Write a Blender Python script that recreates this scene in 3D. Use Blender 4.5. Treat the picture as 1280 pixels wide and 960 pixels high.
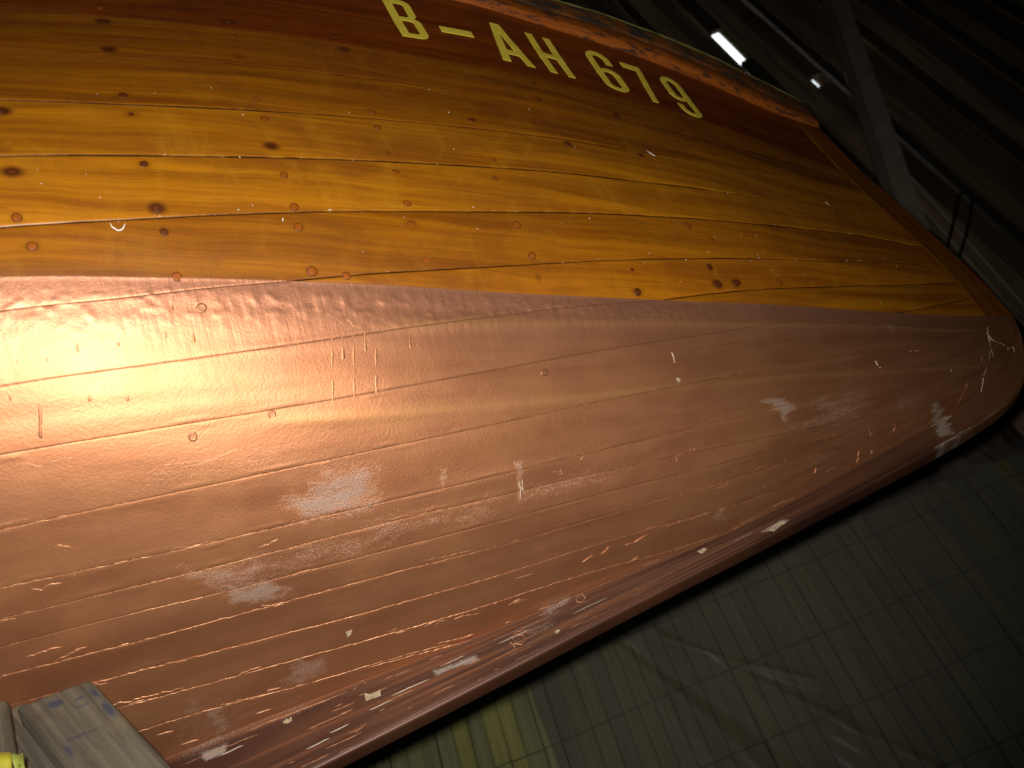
import bpy, bmesh, math, random
import numpy as np
from mathutils import Vector, Matrix
C = bpy.context.scene
for o in list(bpy.data.objects): bpy.data.objects.remove(o)
col = C.collection
rnd = random.Random(7)
RZ = 0.62                       # camera height above the shed floor

# ------------------------------------------------------------------ camera
def rot_from(rx, ry, rz):       # columns: camera right, up, back
    return Matrix((rx, ry, rz)).transposed().to_4x4()
RH = np.array([0.92886918, -0.37040795, 0.0]); FH = np.array([0.26419324, 0.66251536, 0.70091036]); UP = np.array([-0.25962277, -0.65105403, 0.71324937])
cam_right = (RH[0], FH[0], UP[0]); cam_up = (-RH[1], -FH[1], -UP[1]); cam_back = (-RH[2], -FH[2], -UP[2])
cd = bpy.data.cameras.new('camera'); cam = bpy.data.objects.new('camera', cd); col.objects.link(cam)
cam.matrix_world = Matrix.Translation((0, 0, RZ)) @ rot_from(cam_right, cam_up, cam_back)
cd.sensor_width = 36.0; cd.lens = 36.0*1250/1280; cd.clip_start = .02; cd.clip_end = 200
C.camera = cam
cd.dof.use_dof = True; cd.dof.focus_distance = 1.30; cd.dof.aperture_fstop = 6.3

# ------------------------------------------------------------------ world, flash, exposure
w = bpy.data.worlds.new('World'); C.world = w; w.use_nodes = True
w.node_tree.nodes['Background'].inputs[0].default_value = (.6, .55, .5, 1)
w.node_tree.nodes['Background'].inputs[1].default_value = .0015
fl = bpy.data.lights.new('camera_flash', 'SPOT'); flo = bpy.data.objects.new('camera_flash', fl); col.objects.link(flo)
fl.energy = 82; fl.color = (1, .96, .90); fl.shadow_soft_size = .012; fl.spot_size = math.radians(94); fl.spot_blend = 1.0
_off = Matrix.Translation((0, 0, RZ)) @ rot_from(cam_right, cam_up, cam_back)
flo.location = _off @ Vector((-.025, .022, .0))
_aim = _off @ Vector(((400-640)/1250, -(420-480)/1250, -1.0))
flo.rotation_euler = (_aim-flo.location).to_track_quat('-Z', 'Y').to_euler()
C.view_settings.view_transform = 'Standard'; C.view_settings.look = 'None'; C.view_settings.gamma = 1
C.view_settings.exposure = 0.0
C.render.engine = 'CYCLES'; C.cycles.samples = 96
C.render.resolution_x = 1024; C.render.resolution_y = 768

# ------------------------------------------------------------------ helpers
def link(o, parent=None):
    col.objects.link(o)
    if parent: o.parent = parent
    return o
def tag(o, label=None, cat=None, group=None, kind=None):
    if label: o['label'] = label
    if cat: o['category'] = cat
    if group: o['group'] = group
    if kind: o['kind'] = kind
    return o
def empty(name, loc=(0, 0, 0), rz=0):
    o = bpy.data.objects.new(name, None); o.location = loc; o.rotation_euler = (0, 0, rz); o.empty_display_size = .1
    return link(o)
def mesh_obj(name, verts, faces, mat, parent=None, smooth=False):
    me = bpy.data.meshes.new(name); me.from_pydata([tuple(map(float, p)) for p in verts], [], faces); me.update()
    if mat:
        for m in (mat if isinstance(mat, (list, tuple)) else [mat]): me.materials.append(m)
    if smooth: me.polygons.foreach_set('use_smooth', [True]*len(me.polygons))
    return link(bpy.data.objects.new(name, me), parent)
def grid_mesh(name, P, mat, parent=None, attrs={}, uv=None, mask=None, flip=False):
    """P: (R, K, 3) grid of points -> one smooth quad mesh"""
    R, K = P.shape[:2]
    idx = np.arange(R*K).reshape(R, K)
    q = np.stack([idx[:-1, :-1], idx[1:, :-1], idx[1:, 1:], idx[:-1, 1:]], -1).reshape(-1, 4)
    if flip: q = q[:, ::-1]
    if mask is not None: q = q[mask.reshape(-1)]
    me = bpy.data.meshes.new(name); me.vertices.add(R*K); me.vertices.foreach_set('co', P.reshape(-1).astype(np.float32))
    n = len(q); me.loops.add(n*4); me.loops.foreach_set('vertex_index', q.reshape(-1).astype(np.int32))
    me.polygons.add(n); me.polygons.foreach_set('loop_start', np.arange(0, n*4, 4, dtype=np.int32)); me.polygons.foreach_set('loop_total', np.full(n, 4, np.int32))
    me.polygons.foreach_set('use_smooth', np.ones(n, bool))
    if uv is not None:
        l = me.uv_layers.new(name='UVMap'); l.data.foreach_set('uv', uv.reshape(-1, 2)[q.reshape(-1)].reshape(-1).astype(np.float32))
    for k, a in attrs.items():
        at = me.attributes.new(k, 'FLOAT', 'POINT'); at.data.foreach_set('value', a.reshape(-1).astype(np.float32))
    me.update(); me.validate()
    me.materials.append(mat)
    return link(bpy.data.objects.new(name, me), parent)
def box_obj(name, lo, hi, mat, parent=None, bevel=0.0):
    bm = bmesh.new(); bmesh.ops.create_cube(bm, size=1)
    for v in bm.verts: v.co = Vector([lo[k]+(v.co[k]+.5)*(hi[k]-lo[k]) for k in range(3)])
    if bevel: bmesh.ops.bevel(bm, geom=bm.edges[:], offset=bevel, segments=2, affect='EDGES')
    me = bpy.data.meshes.new(name); bm.to_mesh(me); bm.free(); me.materials.append(mat)
    return link(bpy.data.objects.new(name, me), parent)
def vn(u, v, seed=0):
    """smooth value noise, -1..1"""
    u = np.asarray(u, float)+seed*17.13; v = np.asarray(v, float)+seed*5.71
    iu = np.floor(u).astype(np.int64); iv = np.floor(v).astype(np.int64); fu = u-iu; fv = v-iv
    fu = fu*fu*(3-2*fu); fv = fv*fv*(3-2*fv)
    def h(a, b):
        n = (a*374761393+b*668265263+seed*974711) & 0xffffffff
        n = ((n ^ (n >> 13))*1274126177) & 0xffffffff
        return ((n ^ (n >> 16)) & 0xffff)/32767.5-1
    return (h(iu, iv)*(1-fu)+h(iu+1, iv)*fu)*(1-fv)+(h(iu, iv+1)*(1-fu)+h(iu+1, iv+1)*fu)*fv
def sstep(a, b, x):
    t = np.clip((x-a)/(b-a), 0, 1); return t*t*(3-2*t)

# ------------------------------------------------------------------ material helpers
class NT:
    def __init__(s, name):
        s.m = bpy.data.materials.new(name); s.m.use_nodes = True; s.t = s.m.node_tree; s.b = s.t.nodes['Principled BSDF']; s.out = s.t.nodes['Material Output']
    def n(s, typ, **kw):
        x = s.t.nodes.new(typ)
        for k, v in kw.items(): setattr(x, k, v)
        return x
    def set(s, sock, v):
        if hasattr(v, 'is_linked') or isinstance(v, bpy.types.NodeSocket): s.t.links.new(v, sock)
        else: sock.default_value = v
    def math(s, op, a, b=0.0, c=0.0, clamp=False):
        x = s.n('ShaderNodeMath', operation=op); x.use_clamp = clamp
        s.set(x.inputs[0], a); s.set(x.inputs[1], b); s.set(x.inputs[2], c)
        return x.outputs[0]
    def mix(s, f, a, b):
        x = s.n('ShaderNodeMix', data_type='RGBA'); s.set(x.inputs[0], f)
        s.set(x.inputs[6], a if not isinstance(a, tuple) else (*a[:3], 1)); s.set(x.inputs[7], b if not isinstance(b, tuple) else (*b[:3], 1))
        return x.outputs[2]
    def mul(s, a, b):
        x = s.n('ShaderNodeMix', data_type='RGBA', blend_type='MULTIPLY'); x.inputs[0].default_value = 1
        s.set(x.inputs[6], a); s.set(x.inputs[7], b); return x.outputs[2]
    def vec(s, kind='UV'):
        return s.n('ShaderNodeTexCoord').outputs[kind]
    def map(s, v, scale=(1, 1, 1), rot=(0, 0, 0), loc=(0, 0, 0)):
        x = s.n('ShaderNodeMapping'); s.t.links.new(v, x.inputs[0]); x.inputs[3].default_value = scale; x.inputs[2].default_value = rot; x.inputs[1].default_value = loc
        return x.outputs[0]
    def noise(s, v, scale=5, detail=4, rough=.55, dist=0.0):
        x = s.n('ShaderNodeTexNoise'); s.t.links.new(v, x.inputs['Vector']); x.inputs['Scale'].default_value = scale; x.inputs['Detail'].default_value = detail
        x.inputs['Roughness'].default_value = rough; x.inputs['Distortion'].default_value = dist
        return x.outputs['Fac']
    def range(s, v, a, b, c=0.0, d=1.0):
        x = s.n('ShaderNodeMapRange'); x.interpolation_type = 'SMOOTHSTEP'; s.set(x.inputs[0], v); x.inputs[1].default_value = a; x.inputs[2].default_value = b; x.inputs[3].default_value = c; x.inputs[4].default_value = d
        return x.outputs[0]
    def attr(s, name):
        return s.n('ShaderNodeAttribute', attribute_name=name).outputs['Fac']
    def bump(s, h, strength=.3, dist=.001, prev=None):
        x = s.n('ShaderNodeBump'); s.t.links.new(h, x.inputs['Height']); x.inputs['Strength'].default_value = strength; x.inputs['Distance'].default_value = dist
        if prev is not None: s.t.links.new(prev, x.inputs['Normal'])
        return x.outputs[0]
    def p(s, **kw):
        for k, v in kw.items(): s.set(s.b.inputs[k], v if not (isinstance(v, tuple) and len(v) == 3) else (*v, 1))
        return s
def plain(name, c, rough=.6, metal=0.0, var=.25, scale=30, bump=0.0, kind='Object'):
    t = NT(name); v = t.vec(kind); n = t.noise(v, scale, 5)
    t.p(**{'Base Color': t.mix(n, tuple(k*(1-var) for k in c), tuple(min(1, k*(1+var)) for k in c)), 'Roughness': rough, 'Metallic': metal})
    if bump: t.p(Normal=t.bump(n, .5, bump))
    return t.m

def make_wood():
    t = NT('varnished_planking'); uv = t.vec('UV')
    warp = t.n('ShaderNodeVectorMath', operation='ADD'); wn = t.n('ShaderNodeTexNoise'); t.t.links.new(t.map(uv, (3, 6, 1)), wn.inputs['Vector']); wn.inputs['Scale'].default_value = 1; wn.inputs['Detail'].default_value = 3
    wsc = t.n('ShaderNodeVectorMath', operation='MULTIPLY'); t.t.links.new(wn.outputs['Color'], wsc.inputs[0]); wsc.inputs[1].default_value = (.02, .035, 0); t.t.links.new(uv, warp.inputs[0]); t.t.links.new(wsc.outputs[0], warp.inputs[1]); wu = warp.outputs[0]
    g1 = t.noise(t.map(wu, (1.6, 55, 1)), 1, 8, .66, .3)
    g2 = t.noise(t.map(wu, (7, 620, 1)), 1, 5, .68)
    bl = t.noise(t.map(uv, (6, 15, 1)), 1, 5, .6, .8)
    fig = t.noise(t.map(uv, (26, 18, 1), (0, 0, .6)), 1, 5, .6, .6)
    pore = t.noise(t.map(wu, (60, 900, 1)), 1, 3, .6)
    mot = t.noise(t.map(uv, (90, 110, 1)), 1, 5, .7)
    a = t.mix(t.range(g1, .32, .68), (.245, .070, .0020), (.47, .166, .0044))
    a = t.mix(t.range(bl, .44, .74, 0, .62), a, (.20, .055, .0026))
    a = t.mix(t.range(fig, .46, .78, 0, .45), a, (.46, .185, .007))
    a = t.mix(t.range(g2, .46, .72, 0, .42), a, (.15, .045, .002))
    a = t.mix(t.range(pore, .60, .74, 0, .45), a, (.10, .030, .002))
    a = t.mix(t.range(mot, .5, .8, 0, .35), a, (.20, .060, .003))
    a = t.mul(a, t.n('ShaderNodeObjectInfo').outputs['Color'])
    st = t.attr('stain')
    sm = t.range(t.math('ADD', st, t.math('MULTIPLY', t.math('SUBTRACT', g1, .5), .5)), .15, .85)
    a = t.mix(sm, a, (.085, .018, .002))
    ed = t.attr('edge')                     # distance to the nearest seam, millimetres
    em_ = t.range(t.math('ADD', ed, t.math('MULTIPLY', t.math('SUBTRACT', fig, .5), 1.4)), -.1, 1.1, .97, 0); a = t.mix(em_, a, (.010, .005, .002)); sh_ = t.math('SUBTRACT', 1.0, em_)
    h = t.math('ADD', t.math('MULTIPLY', g1, .7), t.math('MULTIPLY', g2, .25))
    t.p(**{'Base Color': a, 'Roughness': t.range(bl, .3, .7, .42, .56), 'Specular IOR Level': t.math('MULTIPLY', sh_, .35), 'Coat Weight': t.math('MULTIPLY', sh_, .25), 'Coat Roughness': .30, 'Normal': t.bump(h, .3, .0004)})
    return t.m
def make_copper():
    t = NT('copper_bottom_paint'); uv = t.vec('UV'); ob = t.vec('Object')
    s1 = t.noise(t.map(uv, (4, 26, 1)), 1, 5, .55, .5)
    s2 = t.noise(ob, 14, 4)
    fine = t.noise(ob, 300, 4, .7)
    spark = t.noise(ob, 620, 2, .7)
    st = t.noise(t.map(uv, (120, 6, 1)), 1, 3, .5)
    brush = t.noise(t.map(uv, (40, 150, 1)), 1, 5, .65, .5)
    a = t.mix(t.range(s1, .3, .7), (.45, .178, .078), (.57, .242, .112))
    a = t.mix(t.range(s2, .45, .75, 0, .35), a, (.58, .27, .10))
    pk = t.attr('pink')
    a = t.mix(t.math('MULTIPLY', pk, .5), a, (.58, .26, .165))
    rg = t.attr('ridge')
    a = t.mix(t.math('MULTIPLY', rg, .35), a, (.72, .36, .13))
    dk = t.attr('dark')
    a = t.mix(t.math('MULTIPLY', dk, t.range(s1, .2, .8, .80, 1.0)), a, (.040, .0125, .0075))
    wr = t.attr('wear')
    wm = t.range(t.math('ADD', wr, t.math('ADD', t.math('MULTIPLY', t.math('SUBTRACT', s1, .5), .5), t.math('ADD', t.math('MULTIPLY', t.math('SUBTRACT', spark, .5), 1.5), t.math('MULTIPLY', t.math('SUBTRACT', brush, .5), .9)))), .36, 1.15)
    a = t.mix(t.math('MULTIPLY', wm, .72), a, (.40, .325, .27))
    ed = t.attr('edge')
    a = t.mix(t.range(t.math('ADD', ed, t.math('MULTIPLY', s1, -2)), -.3, .8, .28, 0), a, (.22, .10, .04))
    hb = t.math('ADD', t.math('MULTIPLY', fine, .8), t.math('MULTIPLY', t.math('MULTIPLY', st, pk), 1.6))
    hb = t.math('ADD', hb, t.math('MULTIPLY', t.math('MULTIPLY', spark, wm), 1.4))
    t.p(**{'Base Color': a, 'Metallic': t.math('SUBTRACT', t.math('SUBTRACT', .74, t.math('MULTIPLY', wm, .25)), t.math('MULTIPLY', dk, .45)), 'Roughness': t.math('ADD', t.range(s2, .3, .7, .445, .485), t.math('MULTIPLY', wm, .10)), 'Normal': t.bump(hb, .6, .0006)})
    return t.m
# hull survey: seams, fastenings, wear and damage as (x, v) on the hull
SEAMS = {'s1':[(-1.0374,0.854),(-0.9735,0.8449),(-0.9097,0.838),(-0.8458,0.8328),(-0.7819,0.8293),(-0.718,0.8276),(-0.6541,0.8281),(-0.5902,0.8307),(-0.5263,0.8356),(-0.4625,0.8425),(-0.3986,0.8508),(-0.3347,0.8594),(-0.2708,0.8665),(-0.2069,0.8697),(-0.143,0.8657)],'s2':[(-1.3536,0.7557),(-1.2597,0.7242),(-1.1658,0.7088),(-1.0719,0.7003),(-0.978,0.6953),(-0.8842,0.6938),(-0.7903,0.6963),(-0.6964,0.7034),(-0.6025,0.7146),(-0.5086,0.7281),(-0.4148,0.741),(-0.3209,0.7495),(-0.227,0.7487),(-0.1331,0.732),(-0.0392,0.691)],'s3':[(-1.3382,0.5459),(-1.2473,0.5398),(-1.1564,0.5406),(-1.0655,0.5449),(-0.9746,0.5511),(-0.8837,0.5583),(-0.7928,0.5666),(-0.7019,0.5762),(-0.611,0.5878),(-0.5201,0.6021),(-0.4292,0.6196),(-0.3383,0.6396),(-0.2474,0.6585),(-0.1565,0.6677),(-0.0656,0.6498)],'s4':[(-1.329,0.3664),(-1.2386,0.3708),(-1.1482,0.3785),(-1.0578,0.3893),(-0.9673,0.402),(-0.8769,0.4151),(-0.7865,0.4275),(-0.6961,0.4388),(-0.6056,0.4501),(-0.5152,0.4639),(-0.4248,0.4832),(-0.3344,0.5098),(-0.2439,0.5409),(-0.1535,0.5643),(-0.0631,0.5515)],'s5':[(-1.3276,0.2225),(-1.2372,0.234),(-1.1469,0.2447),(-1.0565,0.2578),(-0.9662,0.273),(-0.8759,0.2887),(-0.7855,0.3032),(-0.6952,0.3157),(-0.6048,0.3269),(-0.5145,0.3384),(-0.4241,0.3525),(-0.3338,0.3703),(-0.2434,0.3896),(-0.1531,0.4017),(-0.0627,0.388)],'s6':[(-1.3337,0.0818),(-1.2446,0.0967),(-1.1554,0.1136),(-1.0662,0.1304),(-0.977,0.1473),(-0.8879,0.1644),(-0.7987,0.1813),(-0.7095,0.1972),(-0.6204,0.2113),(-0.5312,0.2243),(-0.442,0.2377),(-0.3528,0.2537),(-0.2637,0.2723),(-0.1745,0.2876),(-0.0853,0.2799)],'s7':[(-1.3483,-0.059),(-1.2568,-0.0441),(-1.1653,-0.022),(-1.0738,-0.0002),(-0.9823,0.0202),(-0.8908,0.04),(-0.7993,0.0595),(-0.7077,0.0781),(-0.6162,0.0951),(-0.5247,0.1104),(-0.4332,0.1252),(-0.3417,0.142),(-0.2502,0.1626),(-0.1587,0.1836),(-0.0672,0.1894)],'s8':[(-1.3663,-0.1875),(-1.2803,-0.178),(-1.1944,-0.1659),(-1.1084,-0.1505),(-1.0225,-0.1301),(-0.9366,-0.1044),(-0.8506,-0.0748),(-0.7647,-0.0442),(-0.6788,-0.0157),(-0.5928,0.0086),(-0.5069,0.0285),(-0.4209,0.0458),(-0.335,0.0638),(-0.2491,0.0843),(-0.1631,0.1038)],'s9':[(-1.3859,-0.3028),(-1.3005,-0.3002),(-1.2152,-0.2941),(-1.1298,-0.286),(-1.0444,-0.2738),(-0.959,-0.2563),(-0.8737,-0.2343),(-0.7883,-0.21),(-0.7029,-0.1858),(-0.6176,-0.1621),(-0.5322,-0.1366),(-0.4468,-0.1046),(-0.3614,-0.0624),(-0.2761,-0.0141),(-0.1907,0.0182)],'s10':[(-1.4112,-0.431),(-1.3208,-0.4292),(-1.2304,-0.4245),(-1.14,-0.4173),(-1.0496,-0.4078),(-0.9592,-0.3961),(-0.8688,-0.3827),(-0.7784,-0.3688),(-0.6879,-0.3553),(-0.5975,-0.3434),(-0.5071,-0.3343),(-0.4167,-0.3293),(-0.3263,-0.3303),(-0.2359,-0.3411),(-0.1455,-0.3694)],'s11':[(-1.4335,-0.5333),(-1.3435,-0.5392),(-1.2535,-0.5426),(-1.1636,-0.5413),(-1.0736,-0.5371),(-0.9836,-0.5321),(-0.8936,-0.5272),(-0.8037,-0.5227),(-0.7137,-0.5184),(-0.6237,-0.5155),(-0.5337,-0.5173),(-0.4438,-0.5287),(-0.3538,-0.5552),(-0.2638,-0.5988),(-0.1738,-0.6516)],'s12':[(-1.4463,-0.5894),(-1.3595,-0.5936),(-1.2727,-0.5969),(-1.1859,-0.5954),(-1.0991,-0.5912),(-1.0123,-0.5873),(-0.9255,-0.5858),(-0.8386,-0.5874),(-0.7518,-0.5926),(-0.665,-0.6029),(-0.5782,-0.6213),(-0.4914,-0.6527),(-0.4046,-0.7019),(-0.3178,-0.769),(-0.2309,-0.8425)],'s13':[(-1.4592,-0.6421),(-1.3729,-0.6464),(-1.2865,-0.653),(-1.2002,-0.6567),(-1.1138,-0.6577),(-1.0275,-0.6575),(-0.9411,-0.6577),(-0.8548,-0.6592),(-0.7684,-0.6629),(-0.6821,-0.6705),(-0.5957,-0.6852),(-0.5094,-0.7118),(-0.423,-0.7562),(-0.3367,-0.823),(-0.2503,-0.9108)],'s14':[(-1.4732,-0.6989),(-1.3892,-0.7067),(-1.3052,-0.7142),(-1.2212,-0.7177),(-1.1373,-0.7193),(-1.0533,-0.7218),(-0.9693,-0.7263),(-0.8853,-0.732),(-0.8013,-0.7381),(-0.7173,-0.7447),(-0.6334,-0.7547),(-0.5494,-0.7741),(-0.4654,-0.8102),(-0.3814,-0.8674),(-0.2974,-0.9395)],'s15':[(-1.4887,-0.7589),(-1.4113,-0.7683),(-1.334,-0.7785),(-1.2567,-0.7889),(-1.1794,-0.7983),(-1.1021,-0.8063),(-1.0248,-0.8129),(-0.9474,-0.8189),(-0.8701,-0.8257),(-0.7928,-0.8349),(-0.7155,-0.8481),(-0.6382,-0.8666),(-0.5609,-0.892),(-0.4835,-0.9263),(-0.4062,-0.9735)],'s16':[(-1.5061,-0.8268),(-1.4431,-0.832),(-1.38,-0.8434),(-1.3169,-0.8543),(-1.2539,-0.8638),(-1.1908,-0.8729),(-1.1277,-0.8819),(-1.0647,-0.8907),(-1.0016,-0.899),(-0.9386,-0.9072),(-0.8755,-0.9171),(-0.8124,-0.932),(-0.7494,-0.9539),(-0.6863,-0.9803),(-0.6232,-0.9963)],'s17':[(-1.5225,-0.8898),(-1.4812,-0.8952),(-1.44,-0.9043),(-1.3987,-0.9105),(-1.3575,-0.9148),(-1.3162,-0.9203),(-1.2749,-0.9283),(-1.2337,-0.9381),(-1.1924,-0.9477),(-1.1512,-0.9558),(-1.1099,-0.9626),(-1.0687,-0.9707),(-1.0274,-0.9829),(-0.9861,-0.9981),(-0.9449,-1.0027)]}
RIV_D = [(-1.234,0.6866),(-1.2252,0.5624),(-1.2169,0.507),(-1.2097,0.4004),(-1.2027,0.344),(-1.1955,0.2188),(-1.1902,0.126),(-1.1878,0.0803),(-1.0848,0.7299),(-1.0779,0.5757),(-1.0765,0.5101),(-0.9472,0.814),(-0.9367,0.5839),(-0.9362,0.5209),(-1.0612,0.2856),(-0.9272,0.3017),(-0.7976,0.454),(-0.6738,0.5988),(-0.6677,0.6735),(-0.5457,0.613),(-0.5491,0.4404),(-0.6536,0.0654),(-0.5338,0.0853),(-0.5335,0.0435),(-0.6568,0.015),(-0.5036,0.0482),(-0.5322,0.0436),(-0.4992,0.0507),(-1.3178,0.1882),(-1.3246,0.2373),(-1.3281,0.3342),(-0.6665,0.4243),(-0.9457,0.7256),(-0.9408,0.667)]
RIV_L = [(-1.2394,0.753),(-1.1954,0.2645),(-1.1852,0.0018),(-1.0817,0.6605),(-1.0701,0.4195),(-1.3181,0.0991),(-1.3092,0.0488),(-1.0945,0.8199),(-1.0681,0.4228),(-1.0618,0.3619),(-0.9307,0.4284),(-0.9298,0.3792),(-1.0543,0.2151),(-0.9246,0.2505),(-0.7992,0.5888),(-1.0512,0.1438),(-1.0521,0.1024),(-1.0493,0.0189),(-0.9221,0.1761),(-0.9249,0.1267),(-0.9187,0.0542),(-0.6719,0.4603),(-0.4302,0.5671),(-0.4313,0.6402),(-0.7982,0.2645),(-0.792,0.1506),(-0.7856,0.0803),(-0.7871,0.0342),(-0.5371,0.1998),(-0.4292,0.0595),(-0.7914,0.3269),(-1.0138,0.0129),(-0.3595,0.271),(-0.5089,0.1635)]
RIV_C = [(-1.1285,-0.2948),(-1.2114,-0.3205),(-1.1689,-0.0628),(-0.813,-0.2541)]
WEAR = [(0.95,0.0204,[(-1.1043,-0.4422),(-1.0615,-0.4372),(-1.0337,-0.4438),(-1.0387,-0.5227),(-1.0749,-0.5425),(-1.1224,-0.5437),(-1.1456,-0.5099),(-1.1394,-0.4788)]),(0.65,0.0255,[(-1.2075,-0.6068),(-1.1515,-0.594),(-1.081,-0.5905),(-1.042,-0.5732),(-0.9779,-0.5913),(-0.9081,-0.5836),(-0.9142,-0.6449),(-1.008,-0.6462),(-1.1045,-0.6656),(-1.1494,-0.66),(-1.2147,-0.6515)]),(0.89,0.017,[(-1.2579,-0.5888),(-1.235,-0.5919),(-1.191,-0.612),(-1.1776,-0.6394),(-1.1972,-0.652),(-1.2461,-0.6427),(-1.2639,-0.6134)]),(1.1,0.017,[(-1.253,-0.6329),(-1.2144,-0.6497),(-1.1805,-0.6579),(-1.1572,-0.7141),(-1.2141,-0.7024),(-1.2384,-0.663)]),(0.77,0.017,[(-1.2221,-0.9264),(-1.181,-0.8779),(-1.1536,-0.8891),(-1.151,-0.9422),(-1.1869,-0.9518),(-1.238,-0.936)]),(0.53,0.034,[(-1.3552,-0.9327),(-1.3112,-0.8712),(-1.2834,-0.9229),(-1.1929,-0.9589),(-1.1737,-0.9989),(-1.2009,-1.0345),(-1.2744,-1.0366),(-1.3226,-1.0446),(-1.3648,-0.9809)]),(1.1,0.0102,[(-0.5347,-0.4681),(-0.4886,-0.4831),(-0.4815,-0.5327),(-0.4898,-0.5964),(-0.5022,-0.6039),(-0.5014,-0.535)]),(0.77,0.051,[(-0.4412,-0.5193),(-0.3536,-0.5582),(-0.356,-0.6712),(-0.4087,-0.7142),(-0.5019,-0.6828),(-0.5004,-0.6135),(-0.4552,-0.5994)]),(0.47,0.034,[(-0.494,-0.7613),(-0.4426,-0.8137),(-0.4088,-0.8352),(-0.4262,-0.929),(-0.479,-0.8603)]),(1.1,0.0102,[(-0.2616,-0.8223),(-0.2416,-0.8319),(-0.2342,-1.0381),(-0.2332,-1.1813),(-0.2597,-1.1236),(-0.259,-0.9315)]),(0.59,0.034,[(-0.3229,-0.6228),(-0.2654,-0.6599),(-0.2771,-0.8226),(-0.326,-0.7608)]),(0.59,0.034,[(-0.8631,-0.5611),(-0.7579,-0.5714),(-0.753,-0.6165),(-0.8451,-0.6484),(-0.8815,-0.624)]),(0.77,0.0048,[(-0.8759,-0.4941),(-0.8643,-0.4998),(-0.8719,-0.5561),(-0.8765,-0.6148),(-0.8824,-0.6111)]),(0.77,0.0036,[(-0.9653,-0.4771),(-0.9557,-0.4767),(-0.9577,-0.5128),(-0.9687,-0.534)]),(1.01,0.0048,[(-1.0348,-1.0605),(-0.9782,-1.0806),(-0.9757,-1.1021),(-1.0319,-1.0899)]),(0.77,0.0102,[(-0.8837,-0.9926),(-0.844,-0.9824),(-0.8396,-1.0315),(-0.8833,-1.0563)]),(1.1,0.0048,[(-0.5696,-1.1284),(-0.5343,-1.1185),(-0.5238,-1.1533),(-0.5518,-1.1857)]),(1.1,0.0036,[(-0.2782,-1.1966),(-0.2496,-1.1794),(-0.2178,-1.2),(-0.1685,-1.2),(-0.1246,-1.2),(-0.126,-1.2),(-0.1683,-1.2),(-0.2244,-1.2),(-0.2776,-1.2)]),(0.53,0.034,[(-1.2488,-0.3813),(-1.1963,-0.3737),(-1.1535,-0.358),(-1.1332,-0.3608),(-1.1337,-0.3947),(-1.1768,-0.4064),(-1.2177,-0.4089),(-1.2654,-0.4115)]),(0.77,0.0102,[(-0.2823,-0.0937),(-0.2624,-0.1155),(-0.2631,-0.1921),(-0.2828,-0.1664)]),(0.77,0.0136,[(-1.2968,-0.9293),(-1.2834,-0.9229),(-1.2723,-0.9403),(-1.2928,-1.0152),(-1.3096,-1.0001)]),(0.53,0.034,[(-0.855,-0.9784),(-0.817,-1.006),(-0.8212,-1.0562),(-0.8557,-1.0617)]),(1.1,0.0048,[(-1.3218,-1.0207),(-1.2886,-1.0298),(-1.2944,-1.0562),(-1.3182,-1.0547)]),(0.77,0.0102,[(-0.6317,-0.8716),(-0.6165,-0.8833),(-0.6159,-0.9398),(-0.6297,-0.9128)]),(0.65,0.034,[(-0.9267,-1.046),(-0.872,-1.0546),(-0.8767,-1.1109),(-0.931,-1.098)]),(0.47,0.051,[(-1.109,-0.735),(-1.0701,-0.7272),(-1.0997,-0.8113),(-1.1202,-0.7841)])]
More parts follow.
